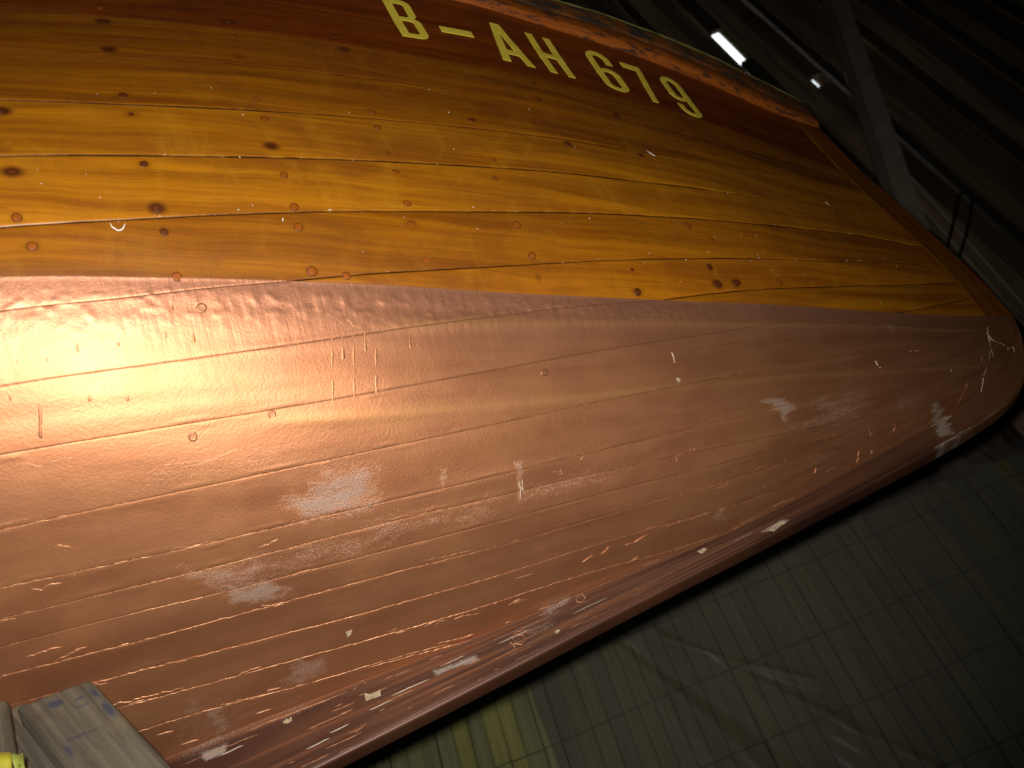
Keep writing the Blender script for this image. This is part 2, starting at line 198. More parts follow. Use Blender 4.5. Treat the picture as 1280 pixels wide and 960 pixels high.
CRACKS = [[(-0.7543,-0.5931),(-0.7247,-0.5954)],[(-0.7274,-0.643),(-0.7102,-0.6377)],[(-0.674,-0.6126),(-0.6636,-0.5985),(-0.6397,-0.5909),(-0.6432,-0.6042),(-0.6565,-0.61)],[(-0.6847,-0.6756),(-0.6464,-0.6756),(-0.6228,-0.6765),(-0.6185,-0.667),(-0.6221,-0.6838)],[(-0.8195,-0.8836),(-0.81,-0.8745),(-0.8018,-0.8672)],[(-0.7936,-0.8793),(-0.7851,-0.8687),(-0.779,-0.8588)],[(-0.7597,-0.8761),(-0.7427,-0.8774),(-0.7251,-0.8657)],[(-0.9236,-0.9344),(-0.9126,-0.9312),(-0.8971,-0.9427)],[(-0.9938,-0.9153),(-0.9821,-0.9124),(-0.9602,-0.9256)],[(-0.3919,-0.9059),(-0.3945,-0.9489),(-0.3994,-0.9826)],[(-0.3714,-0.7949),(-0.37,-0.8235),(-0.3686,-0.8528)],[(-0.3237,-0.852),(-0.3296,-0.8873),(-0.333,-0.8982)],[(-0.3689,-0.9454),(-0.3724,-0.9722)],[(-0.4662,-0.8812),(-0.4698,-0.9075)],[(-0.1771,-0.7976),(-0.185,-0.8615),(-0.2026,-0.9333),(-0.2123,-0.9681)],[(-1.3777,-0.489),(-1.3664,-0.4816),(-1.3537,-0.4943)],[(-1.4081,-0.5465),(-1.3992,-0.5547),(-1.3918,-0.5488),(-1.3768,-0.5504)],[(-1.3682,-0.5466),(-1.3632,-0.5409)],[(-1.2602,-0.366),(-1.2273,-0.3686),(-1.2055,-0.3707),(-1.1786,-0.3624)],[(-1.2493,-0.3844),(-1.2208,-0.3774),(-1.1959,-0.3705),(-1.1696,-0.3565),(-1.1484,-0.3508),(-1.1412,-0.3583)],[(-1.3783,-0.3184),(-1.3559,-0.3319),(-1.3332,-0.3264),(-1.3147,-0.3249)],[(-1.043,-0.5811),(-1.0239,-0.5782),(-0.9869,-0.5865),(-0.9484,-0.5891)],[(-1.1855,-0.5762),(-1.1721,-0.5735),(-1.1579,-0.5653)],[(-1.1616,-0.663),(-1.1491,-0.658),(-1.1336,-0.6568)],[(-1.202,-0.7103),(-1.1856,-0.7211),(-1.1761,-0.7188)],[(-1.2527,-0.8643),(-1.2397,-0.8591),(-1.2215,-0.8627)],[(-1.0309,-0.9052),(-1.0149,-0.8982),(-1.0007,-0.9115)],[(-1.0185,-0.9142),(-1.0099,-0.9)],[(-0.9176,-0.9256),(-0.9068,-0.9253),(-0.8945,-0.9523)],[(-1.0588,-0.0974),(-1.0517,-0.109),(-1.0444,-0.1187)],[(-1.0472,-0.0691),(-1.0428,-0.0825),(-1.035,-0.0884),(-1.0414,-0.0998)],[(-1.0282,-0.0884),(-1.0212,-0.1022),(-1.0176,-0.116)],[(-1.1933,-0.0311),(-1.1948,-0.0507),(-1.1974,-0.0734)],[(-1.278,-0.0745),(-1.2782,-0.0939)],[(-1.2833,-0.089),(-1.2753,-0.0926)],[(-0.4346,-0.7937),(-0.421,-0.8007)],[(-0.5075,-0.7684),(-0.5145,-0.7757)],[(-0.532,-0.6882),(-0.5378,-0.6971)],[(-0.6431,-0.8579),(-0.6323,-0.8861)],[(-0.8333,-0.5532),(-0.8209,-0.5553)],[(-0.7947,-0.5365),(-0.7869,-0.5224)],[(-0.6235,-0.7789),(-0.6089,-0.777),(-0.5964,-0.7727)],[(-0.5649,-0.7644),(-0.5519,-0.757),(-0.5368,-0.7597)],[(-0.8222,-0.5468),(-0.8198,-0.5662),(-0.8262,-0.5675)],[(-0.8194,-0.485),(-0.8176,-0.4986)],[(-0.7773,-0.4121),(-0.777,-0.42)],[(-0.6679,-0.6078),(-0.6676,-0.6329)],[(-1.3825,-0.6886),(-1.4042,-0.6943),(-1.4226,-0.7038)],[(-1.3996,-0.6919),(-1.3843,-0.6893)],[(-1.3532,-0.7069),(-1.3433,-0.708)],[(-1.4438,-0.6747),(-1.4195,-0.6729),(-1.4041,-0.6759)]]
PALE = [[(-0.0824,-0.2508),(-0.0959,-0.4495),(-0.1073,-0.6101),(-0.1223,-0.7265),(-0.1472,-0.8672)],[(-0.1472,-0.8672),(-0.1534,-0.9399),(-0.1595,-0.9907)],[(-0.0924,-0.3468),(-0.0932,-0.5084),(-0.0784,-0.6736),(-0.0725,-0.8242),(-0.059,-0.9104),(-0.0603,-1.0203)],[(-0.2103,-0.5854),(-0.1975,-0.5923),(-0.1818,-0.6066)],[(-0.2011,-0.594),(-0.2,-0.6548)],[(-0.1576,-0.734),(-0.1438,-0.7477)],[(-0.2678,-0.8493),(-0.2508,-0.8534)],[(-0.6399,-0.3169),(-0.639,-0.3297),(-0.6359,-0.334)],[(-0.635,-0.2176),(-0.6351,-0.2399),(-0.6355,-0.2651)],[(-0.3244,-0.3973),(-0.3237,-0.4327)],[(-0.3222,-0.4457),(-0.32,-0.4534)],[(-0.1387,-0.6901),(-0.131,-0.6482)],[(-0.2598,-0.3703),(-0.2377,-0.382)],[(-0.8773,-0.5483),(-0.8766,-0.5827),(-0.8802,-0.61)],[(-0.8729,-0.5556),(-0.8743,-0.5914)],[(-0.1073,-0.6101),(-0.1108,-0.739)],[(-0.2822,-1.1925),(-0.2596,-1.189)],[(-0.2769,-1.2),(-0.2493,-1.2),(-0.2294,-1.2)],[(-0.2672,-1.1901),(-0.232,-1.2)],[(-0.2361,-1.1803),(-0.2074,-1.1971)],[(-0.1942,-1.2),(-0.1477,-1.2)],[(-0.2605,-0.9836),(-0.2248,-1.0262),(-0.2697,-1.0101)]]
MARKS = [[(-1.2359,0.0947),(-1.2346,0.086),(-1.2307,0.0804),(-1.2253,0.0837),(-1.2221,0.0943)],[(-0.653,0.3873),(-0.6513,0.3685),(-0.6513,0.3575)],[(-0.5325,0.4687),(-0.5278,0.4612),(-0.5226,0.4506)],[(-0.2104,0.4395),(-0.2079,0.4249)],[(-1.0657,0.1202),(-1.0676,0.1118)],[(-1.0958,0.1445),(-1.0947,0.1396)],[(-1.0488,0.308),(-1.0465,0.3042)],[(-0.8274,0.4706),(-0.8256,0.4684)],[(-1.2592,0.5227),(-1.2507,0.5182)]]
DRIPS = [[(-1.0398,-0.0787),(-1.0694,-0.3393)],[(-1.0179,-0.0885),(-1.0453,-0.3346)],[(-1.0004,-0.1485),(-1.0197,-0.3201)],[(-1.3188,-0.1001),(-1.3471,-0.2864)],[(-1.2879,-0.1818),(-1.2947,-0.2325)],[(-1.2546,-0.1964),(-1.2609,-0.2398)],[(-1.2751,-0.1869),(-1.2789,-0.2133)],[(-1.3534,-0.1608),(-1.3617,-0.215)],[(-1.1933,-0.0311),(-1.1974,-0.0734)],[(-1.1473,-0.1025),(-1.1531,-0.1563)],[(-1.1786,-0.0676),(-1.1854,-0.1361)],[(-1.2862,-0.0844),(-1.2924,-0.1427)],[(-1.2511,-0.0989),(-1.2552,-0.1367)],[(-1.1219,-0.0459),(-1.1245,-0.0758)],[(-1.0506,-0.025),(-1.0538,-0.0615)],[(-1.3132,-0.1051),(-1.3203,-0.1572)],[(-1.3397,-0.0974),(-1.3466,-0.1566)],[(-1.2045,-0.0699),(-1.2103,-0.124)],[(-1.0045,-0.0765),(-1.0144,-0.171)],[(-1.029,-0.0806),(-1.0405,-0.1874)],[(-0.9572,-0.0962),(-0.9642,-0.1672)],[(-1.0872,-0.0361),(-1.0895,-0.0637)]]
CHIPS = [[(-1.123,-1.0413),(-1.1178,-1.0527),(-1.1108,-1.055),(-1.1027,-1.0559),(-1.0995,-1.0539),(-1.1003,-1.0786),(-1.1123,-1.0756),(-1.1224,-1.0749)],[(-1.2234,-1.0312),(-1.2172,-1.0255),(-1.2136,-1.0315),(-1.2103,-1.0251),(-1.2101,-1.0398),(-1.2162,-1.0432),(-1.2218,-1.0376)],[(-1.122,-0.842),(-1.1171,-0.8411),(-1.1121,-0.8402),(-1.1147,-0.8528),(-1.1217,-0.8618)],[(-0.5598,-1.1518),(-0.5462,-1.1217),(-0.5312,-1.1289),(-0.5258,-1.1635),(-0.5391,-1.1695),(-0.5533,-1.1889)],[(-0.6641,-1.047),(-0.6503,-1.0398),(-0.645,-1.0681),(-0.6562,-1.0882)],[(-0.8764,-1.1329),(-0.8693,-1.129),(-0.867,-1.1419),(-0.8735,-1.1512)],[(-0.6388,-0.3173),(-0.6355,-0.3185),(-0.6351,-0.3374),(-0.6399,-0.3387)]]
KNOTS = [[(-0.8349,-1.0166),(-0.8266,-1.0126),(-0.8231,-1.0383),(-0.8291,-1.0556),(-0.8356,-1.0387),(-0.8349,-1.0166)],[(-0.9295,-1.0808),(-0.9227,-1.0643),(-0.9143,-1.0822),(-0.9132,-1.1082),(-0.9198,-1.1208),(-0.9281,-1.1027)],[(-0.9316,-1.0658),(-0.9218,-1.0537),(-0.9116,-1.0625)],[(-0.9333,-1.0864),(-0.928,-1.1146),(-0.9316,-1.1317)]]
RIDGES = [[(-1.1627,-0.3069),(-1.0557,-0.3204),(-0.8623,-0.3356),(-0.7378,-0.3417),(-0.603,-0.357),(-0.4816,-0.3886),(-0.3374,-0.4662),(-0.2103,-0.5854),(-0.1099,-0.8057)],[(-1.0227,-0.1158),(-0.8358,-0.0928),(-0.6668,-0.0931),(-0.4515,-0.1161),(-0.2863,-0.1303),(-0.091,-0.265)]]
# ------------------------------------------------------------------ hull lines (metres; x forward from the stem, y to starboard, z above the waterline)
def pchip(pts):
    xs = np.array([p[0] for p in pts], float); ys = np.array([p[1] for p in pts], float); h = np.diff(xs); d = np.diff(ys)/h; m = np.zeros_like(xs)
    for i in range(1, len(xs)-1):
        if d[i-1]*d[i] > 0:
            w1 = 2*h[i]+h[i-1]; w2 = h[i]+2*h[i-1]; m[i] = (w1+w2)/(w1/d[i-1]+w2/d[i])
    m[0] = d[0]; m[-1] = d[-1]
    def F(x):
        x = np.asarray(x, float); xc = np.clip(x, xs[0], xs[-1]); i = np.clip(np.searchsorted(xs, xc)-1, 0, len(xs)-2); t = (xc-xs[i])/h[i]; t2 = t*t; t3 = t2*t
        r = (2*t3-3*t2+1)*ys[i]+(t3-2*t2+t)*h[i]*m[i]+(-2*t3+3*t2)*ys[i+1]+(t3-t2)*h[i]*m[i+1]
        return r+np.where(x > xs[-1], (x-xs[-1])*m[-1], 0)
    return F
Y0 = .014
ZK = pchip([(-3.8,-.62),(-2.4,-.58),(-1.55,-.475),(-1.187,-.403),(-.983,-.361),(-.758,-.312),(-.51,-.26),(-.261,-.204),(-.185,-.183),(-.121,-.158),(-.088,-.136),(-.052,-.088),(-.025,-.039),(-.0125,0)])
ZR = pchip([(-3.8,-.5),(-2.4,-.45),(-1.55,-.362),(-1.2,-.322),(-1.05,-.307),(-.945,-.296),(-.8,-.276),(-.624,-.254),(-.5,-.231),(-.414,-.21),(-.29,-.179),(-.186,-.147),(-.12,-.118),(-.088,-.097),(-.05,-.062),(-.025,-.03),(-.0125,.001)])
YR = pchip([(-3.8,.03),(-1.5,.024),(-.3,.022),(-.05,.0145),(-.0125,.014)])
YW = pchip([(-3.8,0.6596),(-3.2,0.7296),(-2.5,0.7446),(-1.85,0.6896),(-1.342,0.5596),(-1.201,0.5091),(-1.01,0.4337),(-0.826,0.3535),(-0.599,0.2583),(-0.477,0.2082),(-0.12,0.0532),(-0.03,0.0205),(-0.0125,0.014)])
YS = pchip([(-3.8,.70),(-2.8,.79),(-2.2,.78),(-1.6,.70),(-1.2,.61),(-.95,.532),(-.727,.443),(-.569,.358),(-.478,.308),(-.361,.236),(-.244,.16),(-.136,.086),(-.05,.034),(-.0125,.014)])
BK = pchip([(-3.8,14),(-2.,16),(-1.4,15),(-.8,10),(-.3,24),(0,60)])
BW = pchip([(-3.8,62),(-2.,52),(-1.4,50),(-.8,54),(-.3,70),(0,84)])
BS = pchip([(-3.8,86),(-2.,86),(-1.2,84),(-.7,76),(-.3,74),(0,84)])
def zs(x): return .645+.06*x
def herm(p0, p1, a0, a1, t):
    L = np.sqrt((p1[0]-p0[0])**2+(p1[1]-p0[1])**2); m0 = (L*np.cos(a0), L*np.sin(a0)); m1 = (L*np.cos(a1), L*np.sin(a1))
    t2 = t*t; t3 = t2*t; h = (2*t3-3*t2+1, t3-2*t2+t, -2*t3+3*t2, t3-t2)
    return [h[0]*p0[k]+h[1]*m0[k]+h[2]*p1[k]+h[3]*m1[k] for k in (0, 1)]
def HS(x, v):
    """v: -1.2 bottom of keel, -1 rabbet, 0 waterline, 1 sheer"""
    x, v = np.broadcast_arrays(np.asarray(x, float), np.asarray(v, float))
    yr, zr, zk = YR(x), ZR(x), ZK(x); W_ = (YW(x), .072*x); S_ = (YS(x), zs(x)); rad = np.radians
    b = herm((yr, zr), W_, rad(BK(x)), rad(BW(x)), np.clip(v+1, 0, 1)); t = herm(W_, S_, rad(BW(x)), rad(BS(x)), np.clip(v, 0, 1.2))
    k = np.clip((-1-v)/.2, 0, 1); kk = (yr+(Y0-yr)*k, zr+(zk-zr)*k)
    return np.stack([x, np.where(v < -1, kk[0], np.where(v < 0, b[0], t[0])), np.where(v < -1, kk[1], np.where(v < 0, b[1], t[1]))], -1)
def HN(x, v, e=4e-4):
    du = HS(x+e, v)-HS(x-e, v); dv = HS(x, v+e)-HS(x, v-e); n = np.cross(dv, du); n /= np.maximum(np.linalg.norm(n, axis=-1, keepdims=True), 1e-12)
    return np.where(n[..., 1:2] < 0, -n, n)
def loc(P):                         # to Blender's right-handed local axes
    P = np.array(P); P[..., 1] *= -1; return P
SK = sorted(SEAMS, key=lambda s: int(s[1:]))
def seam_fn(k):
    F = pchip(SEAMS[k]); x0, v0 = SEAMS[k][0]; x1, v1 = SEAMS[k][2]; sl = (v1-v0)/(x1-x0)
    xe = SEAMS[k][-1][0]
    def G(x):
        x = np.asarray(x, float); r = F(x)
        d = np.clip(x0-x, 0, 3); r = np.where(x < x0, v0-sl*.5*(1-np.exp(-d/.5)), r)
        if k in ('s15', 's16', 's17'): r = np.where(x > xe, -1.0-.3*(x-xe), r)
        return r
    return G
VS = [seam_fn(k) for k in SK]
def ridge_fn(r):
    F = pchip(sorted(r)); a = min(p[0] for p in r); b = max(p[0] for p in r)
    return F, a, b
RF = [ridge_fn(r) for r in RIDGES]
XR = lambda v: -.072-.02*np.clip(-v, 0, 1)            # stem rabbet

def poly_sd(px, py, poly):
    """signed distance (metres, + inside) of hull points to a wear outline"""
    d = np.full(px.shape, 9.0); ins = np.zeros(px.shape, bool); n = len(poly)
    for i in range(n):
        ax, ay = poly[i]; bx, by = poly[(i+1) % n]; ex, ey = bx-ax, by-ay
        t = np.clip(((px-ax)*ex+(py-ay)*ey)/max(ex*ex+ey*ey, 1e-12), 0, 1)
        d = np.minimum(d, np.hypot(px-ax-t*ex, py-ay-t*ey))
        c = ((ay > py) != (by > py)) & (px < (bx-ax)*(py-ay)/((by-ay) if abs(by-ay) > 1e-9 else 1e-9)+ax)
        ins ^= c
    return np.where(ins, d, -d)
G = .46                               # metres of girth for one unit of v, near enough for texture work
def wear_at(x, v):
    r = np.zeros(x.shape); jx = x+.009*vn(x*45, v*40, 3)+.004*vn(x*160, v*90, 13); jv = v+.016*vn(x*40, v*50, 4)+.008*vn(x*150, v*120, 14)
    for st, soft, pts in WEAR:
        P = [(a, b*G) for a, b in pts]; xs = [a for a, _ in P]; ys = [b for _, b in P]; m = soft*2+.01
        ja = min(1.0, soft/.014)
        s = (x > min(xs)-m) & (x < max(xs)+m) & (v*G > min(ys)-m) & (v*G < max(ys)+m)
        if not s.any(): continue
        sd = poly_sd((x+(jx-x)*ja)[s], (v+(jv-v)*ja)[s]*G, P); r[s] = np.maximum(r[s], st*sstep(-soft, soft, sd))
    return r
def disp_copper(x, v):
    s = v*G
    d = .0008*vn(x*1.8, s*22, 1)+.00022*vn(x*7, s*55, 2)+.00004*vn(x*110, s*110, 5)
    d = d+.00022*vn(x*1.1, s*95, 15)*sstep(-.55, -1.0, x)*sstep(-.5, -.3, v)
    band = np.exp(-((v+.045)/.055)**2)*sstep(-.35, -.75, x)
    d = d+band*(1-np.exp(-(v/.03)**2))*.0006*np.maximum(vn(x*120, s*150, 6)+.7*vn(x*210, s*230, 8), -.1)
    for F, a, b in RF:
        c = F(np.clip(x, a, b)); d = d+.0009*np.exp(-(((v-c)*G)/.008)**2)*sstep(a-.02, a+.1, x)*sstep(b+.03, b-.05, x)
    d = d+.0003*np.exp(-(v*G/.0022)**2)          # the paint stands a little proud at its edge
    return d
def disp_wood(x, v, i):
    s = v*G; amp = {3: 1.8}.get(i, 1.0)
    return amp*(.0006*vn(x*1.6, s*34, 11+i)+.00035*vn(x*5, s*75, 31+i))+.00008*vn(x*60, s*90, 51)

xs_fine = np.concatenate([np.linspace(-3.7, -1.78, 40)[:-1], np.arange(-1.78, -.0735, .0023), [-.072]])
def strip(name, lo, hi, mat, parent, wood, i, tint=(1, 1, 1), lo_seam=True, hi_seam=True):
    """one plank: between two seam curves lo(x) < hi(x); edges rounded into the joint"""
    x = xs_fine.copy()
    L, H = lo(x), hi(x)
    L = np.maximum(L, -1.0)
    if wood: L = np.maximum(L, 0.0)
    else: H = np.minimum(H, 0.0)
    ok = H-L > .0012
    if not ok.any(): return None
    a = np.argmax(ok); b = len(ok)-np.argmax(ok[::-1]); x, L, H = x[a:b], L[a:b], H[a:b]
    wmax = float((H-L)[x > -1.6].max() if (x > -1.6).any() else (H-L).max())*G
    n = max(6, int(wmax/.0024))
    f = np.linspace(0, 1, n); e = np.array([.0, .0, .0004, .0010, .0020, .0034])/max(wmax, .01)
    f = np.concatenate([e, f[(f > .0044/wmax) & (f < 1-.0044/wmax)], 1-e[::-1]])
    X = np.repeat(x[:, None], len(f), 1); V = L[:, None]+(H-L)[:, None]*f[None]
    base = HS(X, V); N = HN(X, V)
    m = (H-L)[:, None]*G
    el = f[None]*m; eh = (1-f[None])*m
    if not wood: 
        hw = hi(x) > 0.0; eh = np.where(hw[:, None], 9, eh)         # painted edge, not a seam
    else:
        lw = lo(x) < 0.0; el = np.where(lw[:, None], 9, el)
    kl = np.where(lo(x) <= -1.0, 0.0, 1.0)[:, None]
    ed = np.minimum(el, eh)
    groove = (.0010 if wood else .00022)*np.exp(-(ed/.0007)**2)
    D = (disp_wood(X, V, i) if wood else disp_copper(X, V))-groove
    if not wood:
        lip = np.exp(-((ed-.0035)/.002)**2); D = D+lip*.0003*np.clip(vn(X*45, V*8, 21+i)+.1, 0, 1)
    else:
        D = D+.0004*np.sin(np.pi*f)[None]
    D[:, 0] = -.012; D[:, -1] = -.012           # plank edges turn in: real thickness at the joints
    P = base+N*D[..., None]
    at = {'edge': np.minimum(ed*1000, 50)}
    if wood:
        st = np.zeros(X.shape)
        for k, (rx, rv) in enumerate(STAINS):
            dx = X-rx; dv = (V-rv)*G
            s = (abs(dx) < .05) & (abs(dv) < .02)
            if s.any(): st[s] = np.maximum(st[s], STAIN_A[k]*np.exp(-(dx[s]/STAIN_W[k])**2-(dv[s]/.0065)**2))
        lowdark = np.clip(.38*np.exp(-(el/.006)**2)*(vn(X*6, V*2, 71+i)+.2), 0, 1)
        st = np.maximum(st, lowdark); at['stain'] = st
    else:
        at['wear'] = wear_at(X, V); at['pink'] = np.exp(-((V+.02)/.13)**2)
        rg = np.zeros(X.shape)
        for F, a_, b_ in RF: rg = np.maximum(rg, np.exp(-(((V-F(np.clip(X, a_, b_)))*G)/.009)**2)*sstep(a_-.02, a_+.1, X)*sstep(b_+.03, b_-.05, X))
        at['ridge'] = rg
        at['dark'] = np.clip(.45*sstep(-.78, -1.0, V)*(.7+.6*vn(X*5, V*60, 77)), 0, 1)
    uv = np.stack([X+i*3.7, V*G+i*1.3], -1)
    o = grid_mesh(name, loc(P), mat, parent, at, uv)
    o.color = (*tint, 1)
    return o

# ------------------------------------------------------------------ the boat
M_WOOD = make_wood(); M_COP = make_copper()
LOC = (0.79301961, 1.27323207, 1.00248418+RZ)
boat = empty('wooden_boat', LOC, math.radians(10))
tag(boat, 'bow of a wooden boat with honey varnished topsides, yellow registration letters and copper painted bottom', 'boat')
STAINS = RIV_D+RIV_L; STAIN_A = [rnd.choice((.5, .9, 1.0, .35)) for _ in RIV_D]+[rnd.choice((.0, .15, .3, .5)) for _ in RIV_L]
STAIN_W = [rnd.uniform(.006, .014) for _ in STAINS]
one = lambda x: 1.0+0*np.asarray(x, float); neg = lambda x: -1.0+0*np.asarray(x, float)
tops = [one]+VS; bots = VS+[neg]
TINT = {0: (.47, .27, .25), 1: (.50, .29, .27), 2: (.74, .66, .60), 3: (.84, .80, .76), 4: (1.10, 1.16, 1.2), 5: (1.12, 1.18, 1.2), 6: (.88, .86, .85), 7: (1.02, 1.0, .95), 8: (.90, .92, .9), 9: (.82, .80, .8)}
LBL = {0: 'dark red-brown top plank under the rail', 1: 'dark red-brown plank behind the registration letters'}
for i in range(len(tops)):
    if i <= 9:
        o = strip('plank', bots[i], tops[i], M_WOOD, boat, True, i, TINT.get(i, (1, 1, 1)))
        if o and i in LBL: o['label'] = LBL[i]
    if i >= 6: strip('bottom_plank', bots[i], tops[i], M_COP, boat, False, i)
# ---- keel, forefoot and stem: both sides and the bottom edge in one closed strip each
def spine(name, xs, vs, mat, wood, kind_dark=0.0):
    X = np.repeat(xs[:, None], len(vs), 1); V = np.repeat(vs[None], len(xs), 0)
    P = HS(X, V); N = HN(X, V)
    s = V*G
    if wood: D = disp_wood(X, V, 20)
    else: D = disp_copper(X, V)*.6+sstep(-.98, -1.03, V)*((.0005*vn(X*4, s*170, 61)+.0004*vn(X*10, s*420, 62))*sstep(-.1, .3, vn(X*4, s*60, 63)))
    P = P+N*D[..., None]
    P[..., 1] = np.maximum(P[..., 1], .003)
    zk_ = ZK(xs)[:, None]; P[..., 2] = np.maximum(P[..., 2], zk_+.0035)
    low = P[:, -1:].copy(); low[..., 2] = zk_+.0034; arc_ = []
    for q in (25, 50, 72, 90):
        m_ = low.copy(); m_[..., 1] = np.maximum(m_[..., 1]-.0045*(1-math.cos(math.radians(q))), .0015); m_[..., 2] -= .0045*math.sin(math.radians(q)); arc_.append(m_)
    nose = arc_[-1].copy(); nose[..., 1] = 0
    full = np.concatenate([P]+arc_+[nose], 1); mir = full[:, -2::-1].copy(); mir[..., 1] *= -1
    A = np.concatenate([full, mir], 1)
    ext = lambda a: np.concatenate([a]+[a[:, -1:]]*5, 1)
    def both(a): f = ext(a); return np.concatenate([f, f[:, -2::-1]], 1)
    uv = np.stack([both(X)+77.7, both(s)+9.1], -1)
    at = {'edge': both(np.minimum(np.abs(V+1)*G*1000+.4, 50) if not wood else 50+0*V)}
    if wood: at['stain'] = both(.25+.35*sstep(.75, 1.0, V)*(X > -2))
    else:
        at['wear'] = both(wear_at(X, V)); at['pink'] = both(0*V); at['ridge'] = both(0*V)
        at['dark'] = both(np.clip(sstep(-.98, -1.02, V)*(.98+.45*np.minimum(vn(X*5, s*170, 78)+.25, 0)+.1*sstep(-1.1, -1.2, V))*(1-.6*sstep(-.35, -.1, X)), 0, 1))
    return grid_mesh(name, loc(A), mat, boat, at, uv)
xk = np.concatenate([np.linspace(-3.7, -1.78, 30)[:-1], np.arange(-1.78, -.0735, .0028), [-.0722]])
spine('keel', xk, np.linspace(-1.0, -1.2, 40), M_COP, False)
xb = np.concatenate([np.linspace(-.0722, -.02, 34), np.linspace(-.019, -.0126, 10)])
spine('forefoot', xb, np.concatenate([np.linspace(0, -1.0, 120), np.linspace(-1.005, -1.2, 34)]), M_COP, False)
# stem above the waterline: rows run up the stem, columns forward to its face
vv = np.linspace(0.0, 1.13, 160); xc = np.linspace(-.0715, -.0126, 24)
X = np.repeat(xc[None], len(vv), 0); V = np.repeat(vv[:, None], len(xc), 1); P = HS(X, V)+HN(X, V)*(.0008*vn(X*30, V*4, 5)-.0012*np.exp(-((X+.0715)/.0015)**2))[..., None]
P[:, 0] -= HN(X[:, 0], V[:, 0])*.012
f1 = P[:, -1:].copy(); f1[..., 0] += .004; f1[..., 1] *= .62; f2 = f1.copy(); f2[..., 0] += .001; f2[..., 1] = 0
full = np.concatenate([P, f1, f2], 1); mir = full[:, -2::-1].copy(); mir[..., 1] *= -1; A = np.concatenate([full, mir], 1)
Xb = np.concatenate([X, X[:, -1:]+.004, X[:, -1:]+.005], 1); Xb = np.concatenate([Xb, Xb[:, -2::-1]], 1); Vb = np.repeat(vv[:, None], A.shape[1], 1)
sto = grid_mesh('stem', loc(A), M_WOOD, boat, {'edge': np.clip(np.abs(Xb+.0715)*1000, .2, 50), 'stain': .15+.5*sstep(.9, 1.0, Vb)}, np.stack([Vb*.6+3, Xb+5.5], -1))
sto.color = (.62, .55, .40, 1)

# ---- the side of the hull turned away, the deck
xp = np.concatenate([np.linspace(-3.7, -.3, 60), np.linspace(-.28, -.073, 20)])
for nm, vs_, mt in (('port_planking', np.linspace(0, 1, 24), M_WOOD), ('port_bottom', np.linspace(-1, 0, 24), M_COP)):
    X = np.repeat(xp[:, None], len(vs_), 1); V = np.repeat(vs_[None], len(xp), 0); P = HS(X, V); P[..., 1] *= -1
    grid_mesh(nm, loc(P), mt, boat, {'edge': 50+0*V, 'stain': 0*V, 'wear': 0*V, 'pink': 0*V, 'dark': 0*V, 'ridge': 0*V}, np.stack([X, V*G], -1), flip=True)
M_DECK = plain('deck_wood', (.30, .13, .03), .4)
dv = [];
for x in xp: dv += [(x, YS(x)-.004, zs(x)+.03), (x, 0, zs(x)+.05), (x, -(YS(x)-.004), zs(x)+.03)]
df = []
for i in range(len(xp)-1): a = i*3; df += [(a, a+1, a+4, a+3), (a+1, a+2, a+5, a+4)]
mesh_obj('deck', dv, df, M_DECK, boat)
M_TRANS = plain('transom_wood', (.30, .12, .03), .4)
tv = [HS(-3.69, v) for v in np.linspace(-1.2, 1.1, 24)]
tv = [p for p in tv]+[p*np.array([1, -1, 1]) for p in tv]
mesh_obj('transom', tv, [(i, i+1, 24+i+1, 24+i) for i in range(23)], M_TRANS, boat)

# ---- rub rail: lower orange moulding and weathered gunwale above it
def make_rail_mat(name, c1, c2, dirt, amt):
    t = NT(name); uv = t.vec('UV')
    g = t.noise(t.map(uv, (5, 130, 1)), 1, 6, .65, .5); b = t.noise(t.map(uv, (22, 60, 1)), 1, 5, .65, .4); c = t.noise(t.map(uv, (60, 260, 1)), 1, 4, .6)
    a = t.mix(t.range(g, .3, .7), c1, c2); fl = t.range(t.math('ADD', b, t.math('MULTIPLY', t.math('SUBTRACT', c, .5), .5)), amt, amt+.10)
    a = t.mix(fl, a, dirt); a = t.mix(t.range(c, .66, .8, 0, .5), a, (.30, .24, .16))
    t.p(**{'Base Color': a, 'Roughness': t.range(fl, 0, 1, .4, .75), 'Coat Weight': .2, 'Coat Roughness': .2, 'Normal': t.bump(t.math('ADD', g, fl), .5, .0012)})
    return t.m
M_RAIL = make_rail_mat('rail_varnish', (.27, .062, .008), (.38, .105, .013), (.06, .022, .007), .52)
M_GUN = make_rail_mat('weathered_gunwale', (.13, .045, .012), (.24, .08, .013), (.035, .022, .012), .45)
M_EDGE = plain('mossy_edge', (.26, .25, .06), .8, 0, .5, 60)
RO = pchip([(-3.7, .026), (-.6, .029), (-.489, .0315), (-.434, .034), (-.393, .0345), (-.356, .0365), (-.229, .037), (-.138, .034), (-.061, .026), (-.012, .016)])
xr = np.concatenate([np.linspace(-3.69, -1.2, 30)[:-1], np.arange(-1.2, -.012, .004)])
